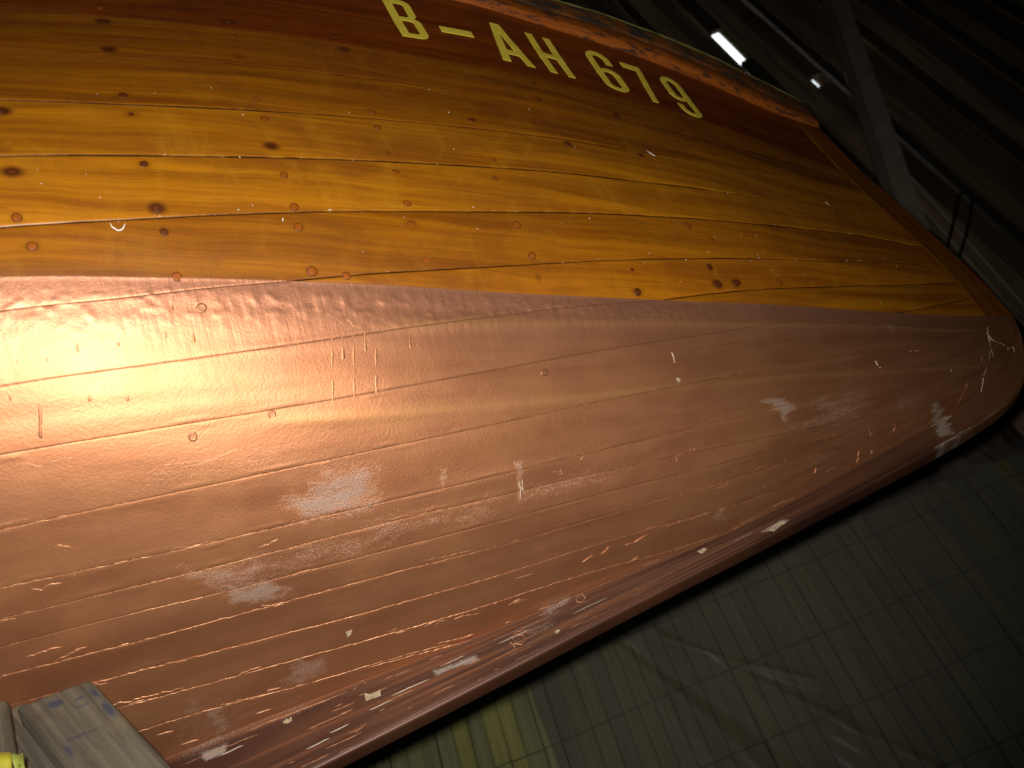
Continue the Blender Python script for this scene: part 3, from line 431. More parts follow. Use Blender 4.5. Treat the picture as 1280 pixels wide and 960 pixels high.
def rail(name, prof, mat, k0=1.0):
    R, K = len(xr), len(prof); P = np.zeros((R, K, 3)); o = RO(xr); y = YS(xr)
    for k, (a, z) in enumerate(prof):
        jit = .0006*vn(xr*20, k*1.7+0*xr, 41)+.0004*vn(xr*70, k*2.3+0*xr, 42)
        P[:, k, 0] = xr+.25*0; P[:, k, 1] = np.maximum(y+o*a+jit, .002); P[:, k, 2] = zs(xr)+z+jit
    # lean the section forward with the plan curve so that it wraps round the bow
    nx = -np.gradient(YS(xr), xr); 
    for k, (a, z) in enumerate(prof): P[:, k, 0] += o*max(a, 0)*.35*np.clip(nx, 0, 1)*np.exp(xr/.2)
    s = np.array([z+a*.03 for a, z in prof])
    uv = np.stack([np.repeat(xr[:, None], K, 1), np.repeat(s[None], R, 0)], -1)
    P2 = P.copy(); P2[..., 1] *= -1
    A = np.concatenate([P, P2[::-1]], 0); UV = np.concatenate([uv, uv[::-1]], 0)
    return grid_mesh(name, loc(A), mat, boat, {}, UV)
rail('rub_rail', [(-.3, -.004), (.12, -.004), (.42, -.001), (.52, .004), (.60, .016), (.64, .028), (.58, .034), (.3, .035)], M_RAIL)
rail('gunwale', [(-.1, .0362), (.55, .0362), (.66, .038), (.74, .044), (.86, .056), (.95, .066), (.97, .069), (.6, .0695)], M_GUN)
rail('gunwale_edging', [(.2, .0700), (.97, .0698), (1.0, .0715), (1.01, .0745), (.98, .078), (.2, .079)], M_EDGE)

# ---- fastenings
def disc_mesh(name, r, h, ring, mats):
    n = 14; v = [(0, 0, h)]; f = []
    for rr, zz in ((.45*r, h*.95), (.8*r, h*.6), (r, .0002), (r*ring, .00015), (r*ring*1.02, -.001)):
        v += [(rr*math.cos(2*math.pi*k/n), rr*math.sin(2*math.pi*k/n), zz) for k in range(n)]
    for k in range(n): f.append((0, 1+k, 1+(k+1) % n))
    for q in range(4):
        for k in range(n): f.append((1+q*n+k, 1+(q+1)*n+k, 1+(q+1)*n+(k+1) % n, 1+q*n+(k+1) % n))
    me = bpy.data.meshes.new(name); me.from_pydata(v, [], f)
    for m in mats: me.materials.append(m)
    me.polygons.foreach_set('material_index', [0]*(n*3)+[1]*(n*2)); me.polygons.foreach_set('use_smooth', [True]*len(f)); me.update()
    return me
M_LIP0 = plain('painted_rivet', (.44, .20, .10), .45, .7, .1, 60)
M_RIVD = plain('dark_rivet', (.13, .030, .005), .45, .1, .5, 120); M_RIVL = plain('light_rivet', (.34, .088, .006), .42, .1, .4, 160)
M_PUT = plain('rivet_putty', (.075, .019, .002), .5, 0, .4, 150)
me_d = disc_mesh('rivet', .0043, .00035, 1.25, (M_RIVD, M_PUT)); me_l = disc_mesh('rivet', .0047, .0005, 1.2, (M_RIVL, M_PUT)); me_c = disc_mesh('rivet', .0034, .00012, 1.5, (M_LIP0, M_COP))
def on_hull(x, v, lift=0.0):
    P = loc(HS(x, v)); N = loc(HN(x, v)); T = loc(HS(x+.001, v))-P; z = Vector(N); u = Vector(T); u = (u-z*u.dot(z)).normalized(); w_ = z.cross(u)
    m = Matrix((u, w_, z)).transposed().to_4x4(); m.translation = Vector(P)+z*lift; return m
for lst, me in ((RIV_D, me_d), (RIV_L, me_l), (RIV_C, me_c)):
    for x, v in lst:
        o = bpy.data.objects.new('rivet', me); link(o, boat)
        s = rnd.uniform(.88, 1.1)
        o.matrix_local = on_hull(x, v, .0002) @ Matrix.Rotation(rnd.uniform(0, 6), 4, 'Z') @ Matrix.Diagonal((s, s*rnd.uniform(.85, 1), 1, 1))

# ---- raised filler and lifted paint along seams, cracks, runs and scratches
def bead(pts, wfun, hfun, step=.0018, jit=.0006, seed=0, lift=0.0):
    """irregular raised ribbon along hull polyline pts=[(x, v)...]; returns rows of 5 points"""
    p = np.array(pts, float); q = p*np.array([1, G]); seg = np.hypot(*np.diff(q, axis=0).T); c = np.concatenate([[0], np.cumsum(seg)]); n = max(4, int(c[-1]/step)); t = np.linspace(0, c[-1], n)
    x = np.interp(t, c, p[:, 0]); v = np.interp(t, c, p[:, 1])
    dx = np.gradient(x); dv = np.gradient(v)*G; L = np.hypot(dx, dv)+1e-9; nx, nv = -dv/L, dx/L
    j = jit*(vn(t*110, 0*t, seed)+.7*vn(t*330, 0*t, seed+1)); w_ = wfun(t, c[-1], seed); h = hfun(t, c[-1], seed)
    rows = []
    for a, b in ((-1, -.4), (-.55, .75), (0, 1), (.55, .7), (1, -.4)):
        xx = x+nx*(j+a*w_); vv_ = v+nv*(j+a*w_)/G
        rows.append(HS(xx, vv_)+HN(xx, vv_)*(h*b+lift-.0002*(b < 0))[:, None])
    return np.stack(rows, 1)
def add_beads(name, beads, mat, kind=None, label=None):
    V_, F_ = [], []
    for B in beads:
        R, K = B.shape[:2]; o0 = len(V_); V_ += [tuple(p) for p in loc(B).reshape(-1, 3)]
        wd = np.linalg.norm(B[:, 0]-B[:, -1], axis=1)
        for r in range(R-1):
            if wd[r] < .0004 and wd[r+1] < .0004: continue
            for k in range(K-1): a = o0+r*K+k; F_.append((a, a+K, a+K+1, a+1))
    o = mesh_obj(name, V_, F_, mat, boat, True)
    if kind: o['kind'] = kind
    return o
M_LIP = NT('lifted_copper_paint'); _v = M_LIP.vec('Object'); _n = M_LIP.noise(_v, 160, 4)
M_LIP.p(**{'Base Color': M_LIP.mix(M_LIP.range(_n, .35, .65), (.46, .19, .085), (.68, .36, .19)), 'Metallic': .7, 'Roughness': .48}); M_LIP = M_LIP.m
M_PALE = plain('bare_filler', (.62, .54, .42), .7, 0, .3, 200); M_BARE = plain('bare_wood_chip', (.44, .345, .21), .7, 0, .6, 260, .002)
M_DUST = plain('dust', (.8, .76, .68), .9, 0, .1)
def seam_path(k, a=-1.6, b=None, n=160):
    F = VS[k]; e = max(p[0] for p in SEAMS[SK[k]]); x = np.linspace(a, e if b is None else b, n); return [(xx, float(F(xx))) for xx in x if -1.0 < F(xx) < -.002]
amp = {6: .15, 7: .25, 8: .25, 9: .8, 10: .8, 11: .55, 12: .85, 13: .7, 14: .65, 15: .85, 16: .75}
for k in range(6, 17):
    A_ = amp[k]; pth = seam_path(k)
    if len(pth) < 5: continue
    gate = lambda t, s: np.clip(1.4*vn(t*6, 0*t, s+5)+.85+.9*vn(t*45, 0*t, s+6), 0, 1)
    wf = lambda t, L, s: gate(t, s)*A_*(.00035+.0006*np.abs(vn(t*45, 0*t, s+2))+.0003*vn(t*220, 0*t, s+3)).clip(.0001)
    hf = lambda t, L, s: gate(t, s)*A_*(.0003+.0004*np.abs(vn(t*80, 0*t, s+4)))
    bs = [bead(pth, wf, hf, seed=k*13)]
    if k >= 9:                                   # broken second lip just below
        gate2 = lambda t, s: np.clip(2.4*vn(t*11, 0*t, s+5)-.95, 0, 1)
        wf2 = lambda t, L, s: gate2(t, s)*(.0006+.0004*np.abs(vn(t*90, 0*t, s+2))); hf2 = lambda t, L, s: gate2(t, s)*.0005
        bs.append(bead([(x, v-.007-.002*math.sin(x*23)) for x, v in pth], wf2, hf2, seed=k*29+3, jit=.0012))
        bs.append(bead([(x, v+.006+.004*math.sin(x*17)) for x, v in pth], wf2, hf2, seed=k*31+9, jit=.0012))
    add_beads('seam_filler', bs, M_LIP)
tap = lambda t, L: np.clip(np.minimum(t, L-t)/(.25*L+1e-6), 0, 1)**.6
for c in CRACKS:
    add_beads('paint_crack', [bead(c, lambda t, L, s: tap(t, L)*(.0006+.0004*np.abs(vn(t*150, 0*t, s))), lambda t, L, s: .0008*tap(t, L), seed=rnd.randint(0, 999), jit=.0009)], M_LIP)
for c in KNOTS: add_beads('paint_blister', [bead(c, lambda t, L, s: .0009+.0004*vn(t*200, 0*t, s), lambda t, L, s: .0011+0*t, seed=rnd.randint(0, 999), step=.001)], M_LIP)
for c in PALE: add_beads('scratch', [bead(c, lambda t, L, s: tap(t, L)*np.clip(.0005+.0006*vn(t*140, 0*t, s), 0.0003, 1), lambda t, L, s: .0008+0*t, seed=rnd.randint(0, 999))], M_PALE)
for c in MARKS: add_beads('scuff', [bead(c, lambda t, L, s: tap(t, L)*.0009, lambda t, L, s: .0003+0*t, seed=rnd.randint(0, 999), step=.001)], M_DUST)
for c in DRIPS:                                 # runs in the paint, each with a bulb at its lower end
    add_beads('paint_run', [bead(c, lambda t, L, s: (.0015+.0004*vn(t*40, 0*t, s))*np.clip(t/.012, .3, 1)+.0006*np.exp(-((t-L+.004)/.0035)**2)-.0015*(t > L-.0006), lambda t, L, s: (.00022+.00010*vn(t*25, 0*t, s))*np.clip(t/.02, 0, 1)+.00015*np.exp(-((t-L+.0035)/.003)**2), seed=rnd.randint(0, 999), jit=.0003)], M_COP)
# flakes lifting along the grain of the keel
fl_ = []
for k in range(120):
    x0 = rnd.uniform(-1.5, -.12); v0 = -1.0-.2*rnd.uniform(.02, .98); L_ = rnd.choice((.008, .012, .02, .04, .08))*rnd.uniform(.7, 1.3)
    fl_.append(bead([(x0, v0), (x0+L_, v0+rnd.uniform(-.004, .004))], lambda t, L, s: tap(t, L)*.00045, lambda t, L, s: .0004*tap(t, L), seed=k, step=.003, jit=.0004))
for k in range(28):
    x0 = rnd.uniform(-1.5, -.3); v0 = -1.0+.16*rnd.random()**1.5; L_ = rnd.uniform(.006, .03)
    fl_.append(bead([(x0, v0), (x0+L_, v0+rnd.uniform(-.006, .004))], lambda t, L, s: tap(t, L)*.0006, lambda t, L, s: .0006*tap(t, L), seed=k+300, step=.003, jit=.0006))
add_beads('flaking_paint', fl_, M_LIP, 'stuff')
gl = [bead([(x0, v0), (x0+L_, v0)], lambda t, L, s: tap(t, L)*.0007, lambda t, L, s: .0005*tap(t, L), seed=5, step=.003) for x0, v0, L_ in [(-1.12, -1.105, .03), (-1.09, -1.09, .05), (-1.17, -1.12, .025), (-1.20, -1.135, .03), (-.95, -1.07, .05), (-.7, -1.05, .04), (-.85, -1.09, .06), (-1.02, -1.06, .03), (-.62, -1.10, .05), (-1.3, -1.05, .03)]]
for q in gl: add_beads('bare_streak', [q], M_PALE)
# chips knocked out to bare wood
for c in CHIPS:
    cx = sum(p[0] for p in c)/len(c); cv = sum(p[1] for p in c)/len(c); V_ = [HS(cx, cv)+HN(cx, cv)*.0005]
    for kk, (sc, lf) in enumerate(((.35, .0003), (.66, .0010), (.84, .0003))):
        for x, v in c: xx, vv_ = cx+(x-cx)*sc, cv+(v-cv)*sc; V_.append(HS(xx, vv_)+HN(xx, vv_)*(lf+rnd.uniform(-.0003, .0004)))
    n = len(c); F_ = [(0, 1+i, 1+(i+1) % n) for i in range(n)]
    for q in range(2): F_ += [(1+q*n+i, 1+(q+1)*n+i, 1+(q+1)*n+(i+1) % n, 1+q*n+(i+1) % n) for i in range(n)]
    mesh_obj('chip', loc(np.array(V_)), F_, M_BARE, boat)
# dust and grit sticking to the varnish
V_, F_ = [], []
for k in range(115):
    x = rnd.uniform(-1.45, -.15); v = rnd.choice((rnd.uniform(.01, .6), rnd.uniform(.01, .2)));
    if rnd.random() < .35: kk = rnd.choice((4, 5, 6)); v = float(VS[kk](x))+rnd.uniform(-.004, .004)
    if v < .005: continue
    P = HS(x, v); N = HN(x, v); r_ = rnd.choice((.00035, .0005, .0005, .0008)); o0 = len(V_)
    for d_ in ((r_, 0), (0, r_), (-r_, 0), (0, -r_)): V_.append(HS(x+d_[0], v+d_[1]/G)+N*.0003)
    V_.append(P+N*(.0003+r_)); F_ += [(o0+i, o0+(i+1) % 4, o0+4) for i in range(4)]
mesh_obj('dust_specks', loc(np.array(V_)), F_, M_DUST, boat)['kind'] = 'stuff'

# ---- registration letters, laid on the planking
def arc(cx, cy, rx, ry, a0, a1, n=10): return [(cx+rx*math.cos(math.radians(a0+(a1-a0)*i/n)), cy+ry*math.sin(math.radians(a0+(a1-a0)*i/n))) for i in range(n+1)]
def box(x0, y0, x1, y1): return [(x0, y0), (x1, y0), (x1, y1), (x0, y1)]
GL = {}                                      # outlines in a box .40 wide and 1 high; first is the outside, the rest holes
GL['B'] = [[(0, 0)]+[(.27, 0)]+arc(.27, .13, .13, .13, -90, 0, 6)+[(.40, .40)]+arc(.30, .42, .10, .10, 0, 70, 5)+arc(.28, .62, .10, .08, -60, 0, 4)+[(.38, .87)]+arc(.25, .87, .13, .13, 0, 90, 6)+[(0, 1)], [(.12, .10), (.12, .46)]+arc(.24, .42, .05, .04, 90, 0, 4)+arc(.24, .15, .05, .05, 0, -90, 4), [(.12, .55), (.12, .90)]+arc(.22, .85, .05, .05, 90, 0, 4)+arc(.22, .60, .05, .05, 0, -90, 4)]
GL['H'] = [[(0, 0), (.11, 0), (.11, .44), (.29, .44), (.29, 0), (.40, 0), (.40, 1), (.29, 1), (.29, .54), (.11, .54), (.11, 1), (0, 1)]]
GL['A'] = [[(0, 0), (.12, 0), (.155, .22), (.325, .22), (.36, 0), (.48, 0), (.31, 1), (.17, 1)], [(.175, .33), (.305, .33), (.24, .80)]]
GL['-'] = [[(0, 0), (.46, 0), (.46, .14), (0, .14)]]
GL['7'] = [[(.13, 0), (.25, 0), (.40, .86), (.40, 1), (0, 1), (0, .88), (.285, .88)]]
six = [arc(.20, .16, .20, .16, 0, -180, 14)+[(0, .80)]+arc(.20, .82, .20, .18, 180, 0, 14)+[(.40, .72), (.29, .72), (.29, .80)]+arc(.20, .82, .09, .09, 0, 180, 8)+[(.11, .54)]+[(.16, .575), (.22, .585)]+arc(.24, .43, .16, .155, 90, 0, 8), arc(.20, .17, .09, .085, 180, 360, 8)+[(.29, .42)]+arc(.22, .43, .07, .07, 0, 90, 5)+[(.16, .49), (.11, .46)]]
GL['6'] = six; GL['9'] = [[(.40-x, 1-y) for x, y in o] for o in six]
def v_of(x, z):
    lo, hi = 0.0, 1.1
    for _ in range(30):
        m = (lo+hi)/2
        if float(HS(x, m)[2]) < z: lo = m
        else: hi = m
    return m
M_LET = plain('pale_yellow_lettering', (.92, .72, .075), .5, 0, .10, 50)
for ch, xl, zl, hh, wsc in (('B', -.848, .4415, .1130, .105), ('-', -.7815, .4855, .110, .108), ('A', -.7000, .4395, .1140, .108), ('H', -.6230, .4490, .1120, .106), ('6', -.5230, .4570, .1150, .108), ('7', -.4560, .4615, .1080, .092), ('9', -.3830, .4640, .1150, .102)):
    cu = bpy.data.curves.new('letter', 'CURVE'); cu.dimensions = '2D'; cu.fill_mode = 'BOTH'; cu.extrude = .0
    for o_ in GL[ch]:
        sp = cu.splines.new('POLY'); sp.points.add(len(o_)-1); sp.use_cyclic_u = True
        for i, (a, b) in enumerate(o_): sp.points[i].co = (a, b, 0, 1)
    tmp = bpy.data.objects.new('letter', cu); me = bpy.data.meshes.new_from_object(tmp)
    bm = bmesh.new(); bm.from_mesh(me); bpy.data.objects.remove(tmp); bpy.data.meshes.remove(me)
    for k in range(1, 14): bmesh.ops.bisect_plane(bm, geom=bm.verts[:]+bm.edges[:]+bm.faces[:], plane_co=(0, k/14, 0), plane_no=(0, 1, 0))
    for k in range(1, 4): bmesh.ops.bisect_plane(bm, geom=bm.verts[:]+bm.edges[:]+bm.faces[:], plane_co=(k*.1, 0, 0), plane_no=(1, 0, 0))
    bmesh.ops.remove_doubles(bm, verts=bm.verts[:], dist=1e-5)
    ret = bmesh.ops.extrude_face_region(bm, geom=bm.faces[:]); top = [g for g in ret['geom'] if isinstance(g, bmesh.types.BMVert)]; ts = set(top)
    for v_ in bm.verts:
        a, b = v_.co.x, v_.co.y; x = xl+a*wsc-b*.0105; z = zl+b*hh+a*.012; vv_ = v_of(x, z); li = 0 if vv_ > float(VS[0](x)) else 1; P = HS(x, vv_)+HN(x, vv_)*(float(disp_wood(np.array(x), np.array(vv_), li))+(.0010 if v_ in ts else -.001)); v_.co = Vector(loc(P))
    bmesh.ops.recalc_face_normals(bm, faces=bm.faces[:])
    me = bpy.data.meshes.new('letter'); bm.to_mesh(me); bm.free(); me.materials.append(M_LET); link(bpy.data.objects.new('letter', me), boat)
# ------------------------------------------------------------------ the shed: floor, wall, slat screen
M_FLOOR = plain('shed_floor', (.10, .09, .075), .9, 0, .4, 6)
fo = mesh_obj('floor', [(-6, -5, 0), (8, -5, 0), (8, 5, 0), (-6, 5, 0)], [(0, 1, 2, 3)], M_FLOOR); fo['kind'] = 'structure'
sky_m = bpy.data.materials.new('daylight'); sky_m.use_nodes = True; nt = sky_m.node_tree; nt.nodes.remove(nt.nodes['Principled BSDF']); em = nt.nodes.new('ShaderNodeEmission'); em.inputs[0].default_value = (.86, .93, 1, 1); em.inputs[1].default_value = 2.2; nt.links.new(em.outputs[0], nt.nodes['Material Output'].inputs[0])
sk = mesh_obj('sky', [(.9, 3.6, 4.6), (3.2, 3.6, 4.6), (3.2, 3.6, 6.8), (.9, 3.6, 6.8)], [(0, 1, 2, 3)], sky_m); sk['kind'] = 'structure'
WY = 3.0
def make_board_mat():
    t = NT('old_wall_boards'); ob = t.vec('UV')
    g = t.noise(t.map(ob, (60, 1.6, 1)), 1, 6, .6, .4); b = t.noise(t.map(ob, (5, 1.5, 1)), 1, 4, .5, .5)
    a = t.mix(t.range(g, .3, .7), (.135, .10, .062), (.38, .29, .19)); a = t.mix(t.range(b, .5, .75, 0, .6), a, (.09, .068, .048)); a = t.mix(t.range(b, .28, .42, .5, 0), a, (.26, .24, .22))
    a = t.mul(a, t.n('ShaderNodeObjectInfo').outputs['Color'])
    t.p(**{'Base Color': a, 'Roughness': .85, 'Normal': t.bump(g, .6, .004)}); return t.m
M_BOARD = make_board_mat()
def board_mesh(name, x0, x1, z0, z1, y0, y1, mat, parent, tint=(1, 1, 1), wob=.003, bev=.004, n=10, seed=0):
    """long vertical board with eased front edges and a slightly uneven line"""
    V_, F_, U_ = [], [], []
    sec = [(0, 1), (0, bev), (bev, 0), (1-bev, 0), (1, bev), (1, 1)]
    for i in range(n+1):
        t = i/n; z = z0+(z1-z0)*t; j = wob*float(vn(z*1.3, 0.0, seed)); k = wob*float(vn(z*2.1, 3.0, seed))
        pts = [(x0, y1), (x0, y0+bev), (x0+bev, y0), (x1-bev, y0), (x1, y0+bev), (x1, y1)]
        for x, y in pts: V_.append((x+j, y+k, z)); U_.append((x+seed*1.37, z+seed*.7))
    for i in range(n):
        for k in range(6): a = i*6+k; b = i*6+(k+1) % 6; F_.append((a, b, b+6, a+6))
    F_ += [tuple(range(5, -1, -1)), tuple(n*6+k for k in range(6))]
    o = mesh_obj(name, V_, F_, mat, parent); l = o.data.uv_layers.new(name='UVMap')
    for lp in o.data.loops: l.data[lp.index].uv = U_[lp.vertex_index]
    o.color = (*tint, 1); return o
wall = tag(empty('board_wall', (0, WY, 0)), 'dark weathered shed wall of upright boards behind the bow', 'wall')
SLX0, SLX1, SLZ0, SLZ1 = 1.822, 1.862, 4.69+RZ, 5.095+RZ
edges = []; x = -2.2; 
while x < 4.6:
    wd = rnd.uniform(.135, .165); edges.append((x, x+wd)); x += wd+.001
# make the joints fall on the two daylight gaps
k = min(range(len(edges)), key=lambda i: abs(edges[i][1]-1.824)); sh = 1.824-edges[k][1]; edges = [(a+sh, b+sh) for a, b in edges]
e2 = edges[k+2][1]; edges[k+1] = (edges[k+1][0], 2.030); edges[k+2] = (2.064, e2)
Z0, Z1 = 1.83+RZ, 7.4+RZ
sd = 0
for i, (a, b) in enumerate(edges):
    sd += 1; g = rnd.uniform(.7, 1.15); g = g*1.5 if i % 2 else g*.62; tint = (g, g*.93, g*rnd.uniform(.74, .9)); dp = .0 if i % 2 else .028
    if i == k+1: a = a+.034
    if i % 2 == 0: pass
    if dp > 0: a, b = a-(0 if i in (k+1, k+2) else .014), b+(0 if i in (k, k+1) else .014)
    elif i not in (k, k+1, k+2): a, b = a-.002, b+.002
    board_mesh('wall_board', a, b, Z0, Z1, dp, dp+.022, M_BOARD, wall, tint, seed=sd, n=14)
    # cover strip over each joint; the one on the daylight joint has lost a length
    if i % 2 == 0 or i in (k, k+1):
        segs = {k: [(Z0, SLZ0), (SLZ1, Z1)], k+1: [(Z0, 4.205+RZ), (4.315+RZ, Z1)]}.get(i, [(Z0, Z1)])
        for q, (za, zb) in enumerate(segs): board_mesh('cover_strip', b-.022, b+(.05 if i in (k, k+1) else .024), za, zb, -.026, -.001, M_BOARD, wall, (g*.45, g*.41, g*.36), seed=sd+50+q, n=8, wob=.002 if i != k else 0)
# brace, lower rail
M_BRACE = plain('grey_brace_timber', (.42, .34, .25), .85, 0, .35, 9, .003)
def beam(name, p0, p1, wd, th, mat, parent=None, up=(0, -1, 0), bev=.006):
    p0, p1 = Vector(p0), Vector(p1); d = (p1-p0).normalized(); n = Vector(up); s = d.cross(n).normalized(); n = s.cross(d).normalized()
    bm = bmesh.new(); bmesh.ops.create_cube(bm, size=1); L = (p1-p0).length
    for v in bm.verts: v.co = Vector((v.co.x*wd, v.co.y*th, (v.co.z+.5)*L))
    bmesh.ops.bevel(bm, geom=bm.edges[:], offset=bev, segments=2, affect='EDGES')
    me = bpy.data.meshes.new(name); bm.to_mesh(me); bm.free(); me.materials.append(mat)
    o = bpy.data.objects.new(name, me); m = Matrix((s, n, d)).transposed().to_4x4(); m.translation = p0; o.matrix_world = m; return link(o, parent)
br = tag(empty('diagonal_brace', (0, 0, 0)), 'grey diagonal timber brace rising across the dark wall right of the stem', 'brace')
beam('brace_board', (2.63, 2.93, 5.35+RZ), (1.56, 2.93, 2.25+RZ), .085, .045, M_BRACE, br); beam('brace_batten', (2.585, 2.945, 5.37+RZ), (1.515, 2.945, 2.27+RZ), .07, .03, plain('brown_brace_timber', (.25, .19, .13), .85, 0, .35, 9, .003), br)
ln = tag(empty('wall_lath', (0, 0, 0)), 'thin pale double lath on the dark wall beside the wire hook', 'lath')
M_LATH = plain('pale_lath', (.55, .44, .33), .8, 0, .4, 12)
beam('lath', (1.935, 2.962, 3.4+RZ), (1.825, 2.962, 2.0+RZ), .010, .012, M_LATH, ln, bev=.002); beam('lath', (1.985, 2.962, 3.4+RZ), (1.875, 2.962, 2.0+RZ), .010, .012, M_LATH, ln, bev=.002)
# bent wire hook
def tube(name, pts, r, mat, parent=None, n=8):
    cu = bpy.data.curves.new(name, 'CURVE'); cu.dimensions = '3D'; cu.bevel_depth = r; cu.bevel_resolution = 2; sp = cu.splines.new('NURBS'); sp.points.add(len(pts)-1); sp.order_u = 3; sp.use_endpoint_u = True
    for i, p in enumerate(pts): sp.points[i].co = (*p, 1)
    t = bpy.data.objects.new(name, cu); me = bpy.data.meshes.new_from_object(t); bpy.data.objects.remove(t); me.materials.append(mat); me.polygons.foreach_set('use_smooth', [True]*len(me.polygons))
    return link(bpy.data.objects.new(name, me), parent)
M_WIRE = plain('black_wire', (.015, .013, .012), .5)
wp = [(1.80, 2.72), (1.86, 2.83), (2.02, 3.02), (2.12, 3.15), (2.17, 3.185), (2.195, 3.16), (2.13, 3.07), (2.05, 2.97), (1.94, 2.86), (1.88, 2.77)]
h = tube('wire_hook', [(x*.945, 2.835+.012*k_, z*.945+RZ) for k_, (x, z) in enumerate(wp)]+[(1.80, 2.99, 2.66+RZ)], .0062, M_WIRE)
tag(h, 'black bent wire hook hanging in front of the dark wall boards', 'hook')
# slat screen
def make_slat():
    t = NT('reed_slats'); uv = t.vec('UV'); g = t.noise(t.map(uv, (90, 2.2, 1)), 1, 5, .6); b = t.noise(t.map(uv, (10, 1.7, 1)), 1, 4)
    a = t.mix(t.range(g, .3, .7), (.30, .285, .140), (.42, .40, .205)); a = t.mix(t.range(b, .45, .7, 0, .5), a, (.22, .185, .115)); a = t.mul(a, t.n('ShaderNodeObjectInfo').outputs['Color'])
    t.p(**{'Base Color': a, 'Roughness': .6, 'Normal': t.bump(g, .4, .002)}); return t.m
M_SLAT = make_slat()
scr = tag(empty('slat_screen', (0, WY-.05, 0)), 'brownish green screen of upright slats tied with dark thread below the boat', 'screen')
x = -1.30; i = 0
bright = {-.43: (1.3, 1.34, .85), -.58: (1.3, 1.34, .8), -.17: (1.15, 1.18, .85), -.02: (1.1, 1.13, .85), 1.42: (1.35, 1.35, .8), .62: (1.1, 1.1, 1.0), .33: (1.1, 1.12, .95)}
while x < 3.0:
    wd = rnd.uniform(.048, .058); c = x+wd/2; g = rnd.uniform(.94, 1.05); tint = (g*.96, g, g*.94)
    for q, t_ in bright.items():
        if abs(c-q) < .04: tint = t_
    rr = rnd.uniform(-.004, .004)
    board_mesh('slat', x+.0012, x+wd-.0012, .04, 1.80+RZ+rnd.uniform(-.01, .01), rr, rr+.007, M_SLAT, scr, tint, seed=200+i, n=8, wob=.0025, bev=.0025); x += wd; i += 1
M_THR = plain('dark_thread', (.15, .15, .10), .9)
for z in (.23, .475, .72, .965, 1.215, 1.46, 1.70):
    pts = []; xx = -1.3
    while xx < 3.0: pts.append((xx, -.007+(.004 if len(pts) % 2 else -.004), z+RZ+.016*(xx-.3)+.006*float(vn(xx*3, z*9, 7)))); xx += .0355
    tube('binding_thread', pts, .0026, M_THR, scr)
lin = mesh_obj('daylight_blocker', [(-1.4, .025, .02), (3.1, .025, .02), (3.1, .025, 1.79+RZ), (-1.4, .025, 1.79+RZ), (-1.4, .04, .02), (3.1, .04, .02), (3.1, .04, 1.79+RZ), (-1.4, .04, 1.79+RZ)], [(0, 1, 2, 3), (7, 6, 5, 4), (3, 2, 6, 7), (0, 3, 7, 4), (1, 5, 6, 2), (0, 4, 5, 1)], plain('dark_blocker', (.08, .07, .05), .9), scr)  # added panel that keeps daylight from showing through the slat gaps
box_obj('wall_plate', (-2.3, -.02, 1.76+RZ), (4.7, .05, 1.835+RZ), M_BOARD, wall, .004)
# clear plastic hanging over part of the screen
def make_film():
    t = NT('clear_plastic_film'); t.t.nodes.remove(t.b); tr = t.n('ShaderNodeBsdfTransparent'); gl = t.n('ShaderNodeBsdfPrincipled'); gl.inputs['Base Color'].default_value = (.30, .29, .30, 1); gl.inputs['Roughness'].default_value = .38; gl.inputs['Specular IOR Level'].default_value = .7
    mx = t.n('ShaderNodeMixShader'); mx.inputs[0].default_value = .17; tr.inputs[0].default_value = (.95, .94, .93, 1); t.t.links.new(tr.outputs[0], mx.inputs[1]); t.t.links.new(gl.outputs[0], mx.inputs[2]); t.t.links.new(mx.outputs[0], t.out.inputs[0]); return t.m
M_FILM = make_film()
nx, nz = 260, 130; px, pz = np.meshgrid(np.linspace(-.30, 2.35, nx), np.linspace(.45, 1.80, nz), indexing='ij')
fold = .05*np.exp(-((px+.02-.42*(1.70-pz))/.035)**2)+.04*np.exp(-((px-.06-.75*(1.72-pz))/.03)**2)-.045*np.exp(-((px-.0-.58*(1.72-pz))/.04)**2)
fold = fold+.05*np.exp(-((px-1.30-.25*(1.9-pz))/.025)**2)+.03*np.exp(-((px+.05-1.2*(1.74-pz))/.02)**2)*(px < .5)
py = -fold+.014*vn(px*4.5+pz*1.5, pz*2.2, 3)+.008*vn(px*11-pz*5, pz*3, 5)
edge_j = .02*vn(pz*5, 0*pz, 9)
P = np.stack([px+edge_j, WY-.12+py, pz+RZ], -1)
fo_ = grid_mesh('plastic_sheet', P, M_FILM); sm_ = fo_.modifiers.new('thickness', 'SOLIDIFY'); sm_.thickness = .0006
tag(fo_, 'creased clear plastic sheet hanging over the slat screen below the keel', 'plastic sheet')
# yellow-green ribbed sheet at the foot of the frame
t = NT('yellow_ribbed_plastic'); n = t.noise(t.vec('Object'), 20, 4); t.p(**{'Base Color': t.mix(n, (.30, .29, .05), (.5, .5, .11)), 'Roughness': .45})
xx = np.linspace(-1.62, -.93, 220); zz = np.linspace(.3, 1.76, 3)
px, pz = np.meshgrid(xx, zz, indexing='ij'); P = np.stack([px, WY-.16+.012*np.sin(px*2*math.pi/.052), pz+RZ], -1)
rs = grid_mesh('ribbed_sheet', P, t.m); m_ = rs.modifiers.new('thickness', 'SOLIDIFY'); m_.thickness = .003
tag(rs, 'yellow green ribbed sheet seen just under the keel at the lower edge', 'ribbed sheet')

